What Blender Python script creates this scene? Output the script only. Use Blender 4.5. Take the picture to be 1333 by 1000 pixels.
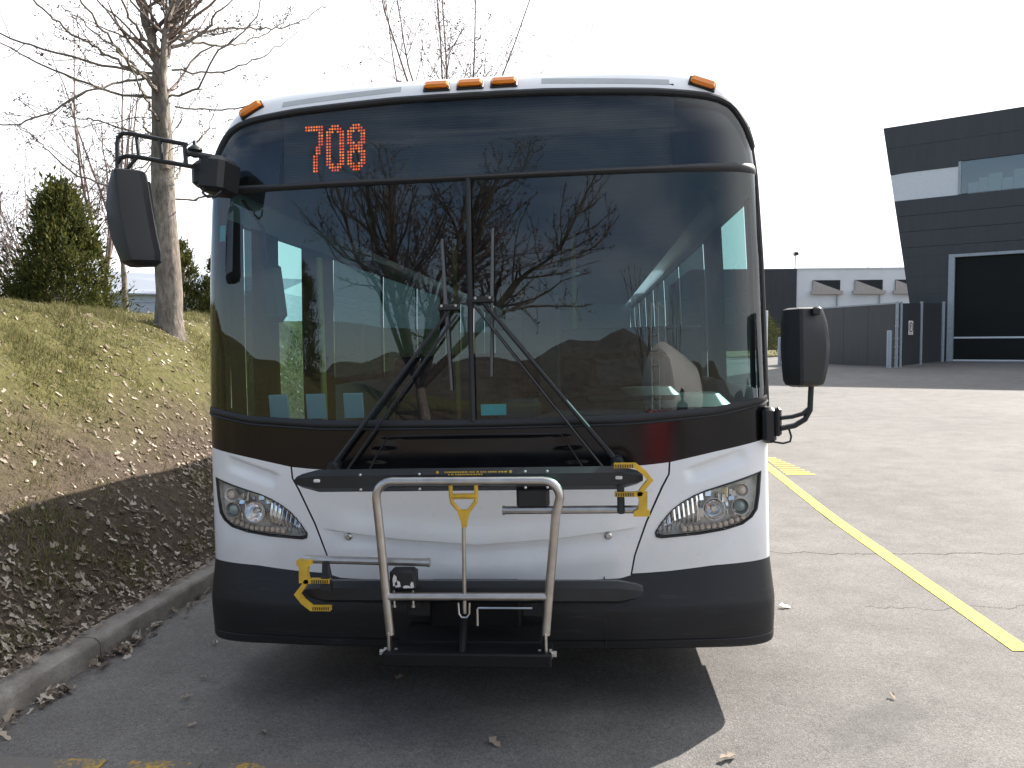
import bpy, math, random
import numpy as np
from mathutils import Vector, Matrix

for o in list(bpy.data.objects): bpy.data.objects.remove(o)
SC = bpy.context.scene
COL = SC.collection
random.seed(7); RNG = np.random.default_rng(7)
PI = math.pi

# ------------------------------------------------------------------ camera
cam_d = bpy.data.cameras.new('camera'); cam = bpy.data.objects.new('camera', cam_d); COL.objects.link(cam)
cam_d.sensor_width = 36.0; cam_d.lens = 28.09; cam_d.clip_start = 0.05; cam_d.clip_end = 2500
cam.location = (0.4827, -3.5352, 1.6277)
cam.rotation_euler = (math.radians(90) - 0.0446, 0, 0.0974)
SC.camera = cam
SC.render.resolution_x = 1024; SC.render.resolution_y = 768

# ------------------------------------------------------------------ sky and sun
SUN = Vector((0.92, 1.02, 1.0)).normalized()
ELEV = math.asin(SUN.z); AZ = math.atan2(SUN.x, SUN.y)
W = bpy.data.worlds.new('World'); SC.world = W; W.use_nodes = True
wn = W.node_tree.nodes; wl = W.node_tree.links; wn.clear()
sky = wn.new('ShaderNodeTexSky'); sky.sky_type = 'NISHITA'; sky.sun_disc = False
sky.sun_elevation = ELEV; sky.sun_rotation = AZ
sky.air_density = 1.0; sky.dust_density = 0.6; sky.ozone_density = 1.2
tc = wn.new('ShaderNodeTexCoord'); mp = wn.new('ShaderNodeMapping'); mp.inputs['Scale'].default_value = (1.2, 1.2, 3.2)
mp.inputs['Location'].default_value = (0.35, 0.1, 0.2)
nz = wn.new('ShaderNodeTexNoise'); nz.inputs['Scale'].default_value = 2.1; nz.inputs['Detail'].default_value = 7; nz.inputs['Roughness'].default_value = 0.55
cr = wn.new('ShaderNodeValToRGB'); cr.color_ramp.elements[0].position = 0.42; cr.color_ramp.elements[1].position = 0.64
mixw = wn.new('ShaderNodeMixRGB'); mixw.inputs[2].default_value = (9.0, 9.2, 9.5, 1)
bg = wn.new('ShaderNodeBackground'); bg.inputs['Strength'].default_value = 0.080
wo = wn.new('ShaderNodeOutputWorld')
wl.new(tc.outputs['Generated'], mp.inputs['Vector']); wl.new(mp.outputs['Vector'], nz.inputs['Vector'])
wl.new(nz.outputs['Fac'], cr.inputs['Fac'])
dt = wn.new('ShaderNodeVectorMath'); dt.operation = 'DOT_PRODUCT'; dt.inputs[1].default_value = tuple(Vector((SUN.x, SUN.y, 0.12)).normalized()); wl.new(tc.outputs['Generated'], dt.inputs[0])
hz = wn.new('ShaderNodeMapRange'); hz.interpolation_type = 'SMOOTHSTEP'; hz.inputs['From Min'].default_value = -0.28; hz.inputs['From Max'].default_value = 0.30; wl.new(dt.outputs['Value'], hz.inputs['Value'])
hs_ = wn.new('ShaderNodeMath'); hs_.operation = 'MAXIMUM'; hm_ = wn.new('ShaderNodeMath'); hm_.operation = 'MULTIPLY'; hm_.inputs[1].default_value = 0.28
wl.new(cr.outputs['Color'], hm_.inputs[0]); wl.new(hm_.outputs[0], hs_.inputs[0]); wl.new(hz.outputs['Result'], hs_.inputs[1]); wl.new(hs_.outputs[0], mixw.inputs[0])
wl.new(sky.outputs['Color'], mixw.inputs[1]); wl.new(mixw.outputs['Color'], bg.inputs['Color']); wl.new(bg.outputs['Background'], wo.inputs['Surface'])
sl = bpy.data.lights.new('sun', 'SUN'); sl.energy = 5.0; sl.angle = math.radians(0.55); sl.color = (1.0, 0.94, 0.86)
so = bpy.data.objects.new('sun', sl); COL.objects.link(so); so.rotation_euler = SUN.to_track_quat('Z', 'Y').to_euler(); so.location = (20, 27, 25)
SC.view_settings.view_transform = 'Standard'; SC.view_settings.look = 'None'
SC.view_settings.exposure = 1.38; SC.view_settings.gamma = 1.0
SC.render.engine = 'CYCLES'

# ------------------------------------------------------------------ materials
def nodes_of(name):
    m = bpy.data.materials.new(name); m.use_nodes = True
    nt = m.node_tree; nt.nodes.clear()
    out = nt.nodes.new('ShaderNodeOutputMaterial')
    return m, nt, out
def coords(nt, scale=None, obj=False):
    if obj:
        t = nt.nodes.new('ShaderNodeTexCoord'); o = t.outputs['Object']
    else:
        g = nt.nodes.new('ShaderNodeNewGeometry'); o = g.outputs['Position']
    if scale:
        mm = nt.nodes.new('ShaderNodeMapping'); mm.inputs['Scale'].default_value = scale
        nt.links.new(o, mm.inputs['Vector']); o = mm.outputs['Vector']
    return o
def noise(nt, vec, scale, detail=4, rough=0.55, dist=0):
    n = nt.nodes.new('ShaderNodeTexNoise'); n.inputs['Scale'].default_value = scale; n.inputs['Detail'].default_value = detail
    n.inputs['Roughness'].default_value = rough; n.inputs['Distortion'].default_value = dist
    nt.links.new(vec, n.inputs['Vector']); return n.outputs['Fac']
def ramp(nt, fac, stops):
    r = nt.nodes.new('ShaderNodeValToRGB'); e = r.color_ramp.elements
    while len(e) < len(stops): e.new(0.5)
    for i, (p, c) in enumerate(stops):
        e[i].position = p; e[i].color = (*c, 1) if len(c) == 3 else c
    nt.links.new(fac, r.inputs['Fac']); return r.outputs['Color']
def mixc(nt, a, b, fac, mode='MIX'):
    m = nt.nodes.new('ShaderNodeMixRGB'); m.blend_type = mode
    for i, v in ((0, fac), (1, a), (2, b)):
        if isinstance(v, (int, float)): m.inputs[i].default_value = v
        elif isinstance(v, tuple): m.inputs[i].default_value = (*v, 1)
        else: nt.links.new(v, m.inputs[i])
    return m.outputs['Color']
def mathn(nt, op, a, b=0.0):
    m = nt.nodes.new('ShaderNodeMath'); m.operation = op
    for i, v in ((0, a), (1, b)):
        if isinstance(v, (int, float)): m.inputs[i].default_value = v
        else: nt.links.new(v, m.inputs[i])
    return m.outputs[0]
def principled(nt, out, color, rough, metal=0.0, coat=0.0, spec=0.5, bump=None, bstr=0.3, bdist=0.01):
    p = nt.nodes.new('ShaderNodeBsdfPrincipled')
    for k, v in (('Base Color', color), ('Roughness', rough)):
        if isinstance(v, tuple): p.inputs[k].default_value = (*v, 1)
        elif isinstance(v, (int, float)): p.inputs[k].default_value = v
        else: nt.links.new(v, p.inputs[k])
    p.inputs['Metallic'].default_value = metal; p.inputs['Coat Weight'].default_value = coat; p.inputs['Coat Roughness'].default_value = 0.06
    p.inputs['Specular IOR Level'].default_value = spec
    if bump is not None:
        b = nt.nodes.new('ShaderNodeBump'); b.inputs['Strength'].default_value = bstr; b.inputs['Distance'].default_value = bdist
        nt.links.new(bump, b.inputs['Height']); nt.links.new(b.outputs['Normal'], p.inputs['Normal'])
    nt.links.new(p.outputs['BSDF'], out.inputs['Surface']); return p
def simple(name, col, rough=0.5, metal=0.0, coat=0.0, var=0.12, vs=8.0, spec=0.5, bs=0.0, bscale=60, obj=True):
    m, nt, out = nodes_of(name); v = coords(nt, obj=obj)
    n = noise(nt, v, vs, 5)
    c = ramp(nt, n, [(0.3, tuple(x * (1 - var) for x in col)), (0.7, tuple(min(1, x * (1 + var)) for x in col))])
    r = mathn(nt, 'MULTIPLY_ADD', n, 0.25); r.node.inputs[2].default_value = max(0.02, rough - 0.12)
    b = noise(nt, v, bscale, 3) if bs > 0 else None
    principled(nt, out, c, r, metal, coat, spec, b, bs, 0.004); return m
def glass(name, tint, base=0.045, gloss=1.0, rough=0.0, dust=0.0):
    m, nt, out = nodes_of(name)
    lw = nt.nodes.new('ShaderNodeLayerWeight'); lw.inputs['Blend'].default_value = 0.5
    f5 = mathn(nt, 'POWER', lw.outputs['Facing'], 4.0)
    fac = mathn(nt, 'MULTIPLY_ADD', f5, 0.9); fac.node.inputs[2].default_value = base
    tr = nt.nodes.new('ShaderNodeBsdfTransparent'); tr.inputs['Color'].default_value = (*tint, 1)
    gl = nt.nodes.new('ShaderNodeBsdfGlossy'); gl.inputs['Roughness'].default_value = rough; gl.inputs['Color'].default_value = (gloss, gloss, gloss, 1)
    mx = nt.nodes.new('ShaderNodeMixShader'); nt.links.new(fac, mx.inputs[0]); nt.links.new(tr.outputs[0], mx.inputs[1]); nt.links.new(gl.outputs[0], mx.inputs[2])
    if dust:
        n = noise(nt, coords(nt, obj=True), 7, 8, .7); df = nt.nodes.new('ShaderNodeBsdfDiffuse'); df.inputs['Color'].default_value = (.5, .48, .45, 1); m2 = nt.nodes.new('ShaderNodeMixShader')
        k = nt.nodes.new('ShaderNodeMapRange'); k.inputs['From Min'].default_value = .35; k.inputs['From Max'].default_value = .75; k.inputs['To Min'].default_value = dust * .3; k.inputs['To Max'].default_value = dust * 3.0; nt.links.new(n, k.inputs['Value'])
        nt.links.new(k.outputs['Result'], m2.inputs[0]); nt.links.new(mx.outputs[0], m2.inputs[1]); nt.links.new(df.outputs[0], m2.inputs[2]); mx = m2
    nt.links.new(mx.outputs[0], out.inputs['Surface']); return m
def emit(name, col, s):
    m, nt, out = nodes_of(name); e = nt.nodes.new('ShaderNodeEmission'); e.inputs['Color'].default_value = (*col, 1); e.inputs['Strength'].default_value = s
    nt.links.new(e.outputs[0], out.inputs['Surface']); return m
def island(name, stops, rough=0.8, transl=0.0):
    m, nt, out = nodes_of(name); g = nt.nodes.new('ShaderNodeNewGeometry')
    c = ramp(nt, g.outputs['Random Per Island'], stops)
    p = principled(nt, out, c, rough, spec=0.2)
    if transl > 0:
        t = nt.nodes.new('ShaderNodeBsdfTranslucent'); nt.links.new(c, t.inputs['Color'])
        mx = nt.nodes.new('ShaderNodeMixShader'); mx.inputs[0].default_value = transl
        nt.links.new(p.outputs[0], mx.inputs[1]); nt.links.new(t.outputs[0], mx.inputs[2]); nt.links.new(mx.outputs[0], out.inputs['Surface'])
    return m

def mat_paint():
    m, nt, out = nodes_of('white_paint'); v = coords(nt, obj=True)
    big = noise(nt, v, 3.0, 6, 0.6); z = nt.nodes.new('ShaderNodeSeparateXYZ'); nt.links.new(v, z.inputs[0])
    grime = noise(nt, v, 22, 6, 0.7)
    c = ramp(nt, big, [(0.3, (0.76, 0.76, 0.76)), (0.7, (0.82, 0.82, 0.82))])
    g = ramp(nt, grime, [(0.60, (0, 0, 0)), (0.80, (0.28, 0.28, 0.28))]); dz_ = ramp(nt, mathn(nt, 'ADD', z.outputs['Z'], mathn(nt, 'MULTIPLY', big, .35)), [(.80, (.22, .22, .22)), (.98, (0, 0, 0))]); c = mixc(nt, c, (.45, .42, .38), dz_)
    c = mixc(nt, c, (0.42, 0.38, 0.33), g)
    principled(nt, out, c, 0.32, coat=0.35); return m
def mat_asphalt():
    m, nt, out = nodes_of('asphalt'); v = coords(nt)
    big = noise(nt, v, 0.35, 5, 0.6); mid = noise(nt, v, 3.2, 6, 0.62); fine = noise(nt, v, 120, 3, 0.7)
    vo = nt.nodes.new('ShaderNodeTexVoronoi'); vo.inputs['Scale'].default_value = 170; nt.links.new(v, vo.inputs['Vector'])
    c = ramp(nt, big, [(0.3, (0.134, 0.128, 0.123)), (0.7, (0.178, 0.170, 0.163))])
    c2 = ramp(nt, mid, [(0.3, (0.80, 0.79, 0.78)), (0.72, (1.12, 1.11, 1.10))]); c = mixc(nt, c, c2, 1.0, 'MULTIPLY')
    sp = ramp(nt, vo.outputs['Color'], [(0.1, (0.62, 0.62, 0.62)), (0.55, (1, 1, 1)), (0.9, (1.0, 1.0, 1.0)), (1.0, (2.1, 2.0, 1.9))]); c = mixc(nt, c, sp, 0.75, 'MULTIPLY')
    f2 = ramp(nt, fine, [(0.3, (0.62, 0.62, 0.62)), (0.7, (1.32, 1.32, 1.32))]); c = mixc(nt, c, f2, 0.9, 'MULTIPLY')
    gr = noise(nt, v, 42, 4, 0.8); c = mixc(nt, c, ramp(nt, gr, [(0.30, (0.74, 0.735, 0.73)), (0.5, (1, 1, 1)), (0.72, (1.26, 1.25, 1.23))]), 0.8, 'MULTIPLY')
    # oil and tyre stains with shapes of their own
    st = noise(nt, v, 0.9, 6, 0.65, 0.6); sr = ramp(nt, st, [(0.60, (0, 0, 0)), (0.72, (0.45, 0.45, 0.45))]); c = mixc(nt, c, (0.055, 0.053, 0.052), sr)
    # long thin cracks: distance to a wandering line across the lot
    s = nt.nodes.new('ShaderNodeSeparateXYZ'); nt.links.new(v, s.inputs[0])
    def crack(y0, x0, x1, amp, sc, wid, soft):
        nx = nt.nodes.new('ShaderNodeTexNoise'); nx.noise_dimensions = '1D'; nx.inputs['Scale'].default_value = sc; nx.inputs['Detail'].default_value = 8; nx.inputs['Roughness'].default_value = 0.62
        nt.links.new(s.outputs['X'], nx.inputs['W'])
        yy = mathn(nt, 'MULTIPLY_ADD', nx.outputs['Fac'], amp); yy.node.inputs[2].default_value = y0 - amp * 0.5
        d = mathn(nt, 'ABSOLUTE', mathn(nt, 'SUBTRACT', s.outputs['Y'], yy))
        w = mathn(nt, 'MULTIPLY', noise(nt, v, 9, 4), wid * 2)
        k = mathn(nt, 'LESS_THAN', d, w)
        a = mathn(nt, 'GREATER_THAN', s.outputs['X'], x0); b = mathn(nt, 'LESS_THAN', s.outputs['X'], x1)
        return mathn(nt, 'MULTIPLY', k, mathn(nt, 'MULTIPLY', a, b))
    c = mixc(nt, c, (0.03, 0.028, 0.026), mathn(nt, 'MULTIPLY', crack(2.72, 1.6, 9.0, 0.55, 0.9, 0.011, 1), 0.85))
    c = mixc(nt, c, (0.04, 0.037, 0.034), mathn(nt, 'MULTIPLY', crack(1.45, 2.15, 3.2, 0.5, 1.4, 0.008, 1), 0.7))
    c = mixc(nt, c, (0.05, 0.046, 0.043), mathn(nt, 'MULTIPLY', crack(11.5, 2.0, 40.0, 0.9, 0.5, 0.012, 1), 0.7))
    vb = mathn(nt, 'ADD', mathn(nt, 'MULTIPLY', vo.outputs['Distance'], 0.8), mathn(nt, 'MULTIPLY', fine, 0.7))
    principled(nt, out, c, 0.86, spec=0.25, bump=vb, bstr=0.55, bdist=0.004); return m
def mat_bank():
    m, nt, out = nodes_of('bank_soil'); v = coords(nt)
    a = noise(nt, v, 1.1, 6, 0.62); b = noise(nt, v, 14, 6, 0.65); f = noise(nt, v, 70, 5, 0.7)
    s = nt.nodes.new('ShaderNodeSeparateXYZ'); nt.links.new(v, s.inputs[0])
    h = mathn(nt, 'MULTIPLY_ADD', a, 1.1); nt.links.new(s.outputs['Z'], h.node.inputs[2])
    soil = ramp(nt, b, [(0.3, (0.062, 0.047, 0.036)), (0.7, (0.130, 0.100, 0.075))])
    turf = ramp(nt, b, [(0.3, (0.074, 0.074, 0.029)), (0.7, (0.165, 0.148, 0.062))])
    c = mixc(nt, soil, turf, ramp(nt, mathn(nt, 'DIVIDE', h, 3.0), [(0.42, (0, 0, 0)), (0.60, (1, 1, 1))]))
    c = mixc(nt, c, ramp(nt, f, [(0.3, (0.6, 0.6, 0.6)), (0.7, (1.3, 1.3, 1.3))]), 0.9, 'MULTIPLY')
    principled(nt, out, c, 0.95, spec=0.1, bump=mathn(nt, 'ADD', b, f), bstr=0.8, bdist=0.03); return m
def mat_concrete(name, lo, hi):
    m, nt, out = nodes_of(name); v = coords(nt)
    a = noise(nt, v, 5, 7, 0.65); f = noise(nt, v, 90, 4, 0.7); st = noise(nt, v, 1.7, 6, 0.7, 0.5)
    c = ramp(nt, a, [(0.28, lo), (0.72, hi)])
    c = mixc(nt, c, (0.085, 0.072, 0.060), ramp(nt, st, [(0.42, (0, 0, 0)), (0.72, (0.75, 0.75, 0.75))]))
    c = mixc(nt, c, ramp(nt, f, [(0.3, (0.75, 0.75, 0.75)), (0.7, (1.2, 1.2, 1.2))]), 0.8, 'MULTIPLY')
    principled(nt, out, c, 0.9, spec=0.2, bump=mathn(nt, 'ADD', a, f), bstr=0.5, bdist=0.008); return m
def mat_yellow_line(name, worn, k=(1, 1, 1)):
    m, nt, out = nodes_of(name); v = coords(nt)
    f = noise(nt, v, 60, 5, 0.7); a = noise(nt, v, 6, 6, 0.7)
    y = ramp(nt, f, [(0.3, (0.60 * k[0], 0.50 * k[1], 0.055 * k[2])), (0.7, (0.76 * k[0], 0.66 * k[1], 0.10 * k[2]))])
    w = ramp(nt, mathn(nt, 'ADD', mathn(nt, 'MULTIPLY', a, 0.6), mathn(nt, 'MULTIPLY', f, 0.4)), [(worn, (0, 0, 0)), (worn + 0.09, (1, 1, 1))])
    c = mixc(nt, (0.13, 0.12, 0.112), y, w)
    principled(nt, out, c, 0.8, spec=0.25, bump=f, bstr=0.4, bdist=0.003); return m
def mat_bark():
    m, nt, out = nodes_of('bark'); v = coords(nt, (1, 1, 0.35))
    a = noise(nt, v, 22, 7, 0.7, 0.4); b = noise(nt, coords(nt), 2.5, 5)
    c = ramp(nt, a, [(0.32, (0.10, 0.082, 0.068)), (0.52, (0.22, 0.19, 0.16)), (0.75, (0.34, 0.30, 0.265))])
    c = mixc(nt, c, ramp(nt, b, [(0.3, (0.75, 0.75, 0.75)), (0.7, (1.2, 1.2, 1.2))]), 1.0, 'MULTIPLY')
    principled(nt, out, c, 0.92, spec=0.15, bump=a, bstr=0.9, bdist=0.03); return m
def mat_display():
    m, nt, out = nodes_of('led_board'); v = coords(nt, obj=True)
    s = nt.nodes.new('ShaderNodeSeparateXYZ'); nt.links.new(v, s.inputs[0])
    k = mathn(nt, 'FRACT', mathn(nt, 'MULTIPLY', s.outputs['Z'], 75.0)); n = noise(nt, coords(nt, (1.2, 1, 60), True), 2, 3)
    c = ramp(nt, mathn(nt, 'MULTIPLY', k, n), [(0.05, (0.012, 0.017, 0.018)), (0.5, (0.030, 0.038, 0.040))])
    principled(nt, out, c, 0.55); return m
def mat_cladding():
    m, nt, out = nodes_of('dark_cladding'); v = coords(nt, (1, 1, 0.15))
    a = noise(nt, v, 6, 5); c = ramp(nt, a, [(0.3, (0.036, 0.038, 0.042)), (0.7, (0.046, 0.048, 0.053))])
    principled(nt, out, c, 0.5, spec=0.4); return m

M = {}
M['white'] = mat_paint()
def mat_bumper():
    m, nt, out = nodes_of('bumper_plastic'); v = coords(nt, obj=True)
    a = noise(nt, v, 4, 6, .6); sc = noise(nt, coords(nt, (1.5, 1, 14), True), 3.5, 7, .7); sp_ = noise(nt, v, 90, 4, .7)
    c = ramp(nt, a, [(.3, (.014, .0145, .016)), (.7, (.021, .0215, .023))])
    c = mixc(nt, c, (.075, .070, .064), ramp(nt, sc, [(.56, (0, 0, 0)), (.80, (.45, .45, .45))])); c = mixc(nt, c, (.10, .09, .08), ramp(nt, sp_, [(.66, (0, 0, 0)), (.78, (.35, .35, .35))]))
    principled(nt, out, c, ramp(nt, a, [(.3, (.42, .42, .42)), (.7, (.58, .58, .58))]), spec=.28, bump=noise(nt, v, 320, 2), bstr=.12, bdist=.003); return m
M['bumper'] = mat_bumper()
M['black_gloss'] = simple('black_gloss', (0.005, 0.005, 0.006), 0.14, coat=0.1, var=0.1, spec=.42)
M['rubber'] = simple('rubber', (0.012, 0.012, 0.013), 0.55, var=0.2)
M['black'] = simple('black_plastic', (0.013, 0.014, 0.016), 0.42, var=0.2)
M['mirror_plastic'] = simple('mirror_plastic', (0.014, 0.0155, 0.018), 0.6, var=0.15, bs=0.1, bscale=350)
M['blade'] = simple('wiper_blade_metal', (0.06, 0.06, 0.065), 0.35, var=.2)
M['base'] = simple('rack_base_paint', (0.006, 0.006, 0.007), 0.6, spec=.25)
M['tray'] = simple('tray_plastic', (0.014, 0.016, 0.019), 0.40, var=0.25, vs=12)
M['steel'] = simple('brushed_steel', (0.50, 0.47, 0.44), 0.34, metal=1.0, var=0.12, vs=20)
M['bolt'] = simple('bolt_zinc', (0.55, 0.54, 0.52), 0.35, metal=1.0)
M['yellow_plastic'] = simple('yellow_plastic', (0.62, 0.38, 0.035), 0.5, var=0.18, vs=14)
M['amber'] = simple('amber_lens', (0.80, 0.22, 0.012), 0.22, coat=0.5, var=0.05)
M['chrome'] = simple('chrome', (0.78, 0.78, 0.79), 0.16, metal=1.0, var=0.06)
M['lamp_dark'] = simple('lamp_bezel', (0.66, 0.64, 0.61), 0.3, var=0.25, vs=25, coat=.4)
M['amber_dim'] = simple('amber_reflector', (0.52, 0.43, 0.36), 0.25, var=0.25, vs=60)
M['lens_grey'] = simple('lens_grey', (0.20, 0.24, 0.22), 0.12, coat=.5)
M['glass'] = glass('windshield_glass', (0.36, 0.55, 0.57), 0.054, dust=.009)
M['sign_glass'] = glass('sign_glass', (0.62, 0.68, 0.70), 0.050, dust=.010)
M['side_glass'] = glass('side_glass', (0.055, 0.08, 0.082), 0.05)
M['clear_glass'] = glass('door_glass', (0.66, 0.86, 0.80), 0.05)
M['lens'] = glass('lamp_lens', (0.93, 0.94, 0.93), 0.05)
M['grey_strip'] = simple('grey_grip', (0.44, 0.45, 0.45), 0.7, var=0.08, bs=0.4, bscale=200)
M['board'] = mat_display()
def mat_led():
    m, nt, out = nodes_of('led_orange'); g = nt.nodes.new('ShaderNodeNewGeometry'); e = nt.nodes.new('ShaderNodeEmission')
    nt.links.new(ramp(nt, g.outputs['Random Per Island'], [(0, (0.75, 0.07, 0.02)), (0.5, (1.0, 0.13, 0.03)), (1.0, (1.0, 0.32, 0.06))]), e.inputs['Color']); e.inputs['Strength'].default_value = 0.62
    nt.links.new(e.outputs[0], out.inputs['Surface']); return m
M['led'] = mat_led()
M['interior'] = simple('interior_panel', (0.08, 0.085, 0.09), 0.6, var=0.12)
M['ceiling'] = simple('interior_ceiling', (0.055, 0.06, 0.062), 0.6, var=0.08)
M['floor'] = simple('interior_floor', (0.06, 0.062, 0.066), 0.7)
M['seat'] = simple('seat_fabric', (0.035, 0.06, 0.11), 0.85, var=0.3, vs=30)
M['pole'] = simple('pole_yellow', (0.66, 0.50, 0.14), 0.4)
M['paper'] = simple('paper', (0.62, 0.68, 0.76), 0.7, var=0.06)
M['teal'] = simple('teal_sticker', (0.10, 0.62, 0.66), 0.5)
M['asphalt'] = mat_asphalt(); M['bank'] = mat_bank(); M['kerb'] = mat_concrete('kerb_concrete', (0.20, 0.18, 0.16), (0.34, 0.31, 0.28))
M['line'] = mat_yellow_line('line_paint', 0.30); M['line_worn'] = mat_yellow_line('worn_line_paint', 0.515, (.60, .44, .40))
M['bark'] = mat_bark(); M['twig'] = simple('twig_bark', (0.145, 0.105, 0.085), 0.85, var=0.3, vs=4, obj=False)
M['twig_dark'] = simple('dark_twig', (0.075, 0.058, 0.045), 0.85, var=0.3, vs=4, obj=False)
M['bud'] = simple('bud', (0.11, 0.062, 0.045), 0.8, var=0.3, vs=6, obj=False)
M['twig_red'] = simple('shrub_twig', (0.20, 0.145, 0.135), 0.85, var=0.25, vs=3, obj=False)
M['leaf'] = island('dry_leaf', [(0.0, (0.09, 0.064, 0.046)), (0.35, (0.20, 0.15, 0.11)), (0.7, (0.36, 0.295, 0.23)), (1.0, (0.58, 0.51, 0.43))], 0.75, 0.2)
M['grass'] = island('grass_blade', [(0.0, (0.060, 0.075, 0.022)), (0.40, (0.115, 0.122, 0.037)), (0.65, (0.195, 0.172, 0.070)), (1.0, (0.36, 0.30, 0.165))], 0.8, 0.3)
M['cedar'] = island('cedar_leaf', [(0.0, (0.028, 0.036, 0.010)), (0.5, (0.062, 0.074, 0.018)), (1.0, (0.125, 0.118, 0.030))], 0.8, 0.3)
M['clad'] = mat_cladding()
M['galv'] = simple('galvanised', (0.30, 0.325, 0.35), 0.5, metal=0.3, var=0.15, vs=12)
M['white_wall'] = simple('white_render', (0.70, 0.70, 0.70), 0.85, var=0.05, vs=1.2, obj=False)
M['white_panel'] = simple('white_panel', (0.62, 0.64, 0.66), 0.6, var=0.04)
M['dark_door'] = simple('dark_door', (0.007, 0.0075, 0.007), 0.6, var=0.3, vs=1.5, spec=.2)
M['window_dark'] = simple('dark_window', (0.02, 0.024, 0.028), 0.12, var=0.2)
M['pane'] = glass('building_pane', (0.55, 0.62, 0.62), 0.09)
M['tan'] = simple('tan_shade', (0.42, 0.37, 0.33), 0.8)
M['blue_wall'] = simple('blue_grey_metal', (0.40, 0.44, 0.52), 0.6, var=0.08)
M['blue_roof'] = simple('blue_grey_roof', (0.24, 0.265, 0.31), 0.6, var=0.12)
M['sign_white'] = simple('sign_face', (0.68, 0.64, 0.62), 0.6, var=0.05)
M['ink'] = simple('sign_ink', (0.02, 0.02, 0.02), 0.6)
M['ink_red'] = simple('sign_red', (0.35, 0.03, 0.03), 0.6)
M['tank'] = simple('tank_white', (0.66, 0.66, 0.63), 0.35, var=0.08)
M['red'] = simple('red_paint', (0.42, 0.02, 0.02), 0.4)
M['cloth'] = simple('dark_cloth', (0.02, 0.022, 0.03), 0.9); M['denim'] = simple('denim', (0.03, 0.04, 0.07), 0.9); M['skin'] = simple('skin', (0.5, 0.32, 0.24), 0.6); M['hair'] = simple('hair', (0.02, 0.015, 0.01), 0.8)

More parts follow.
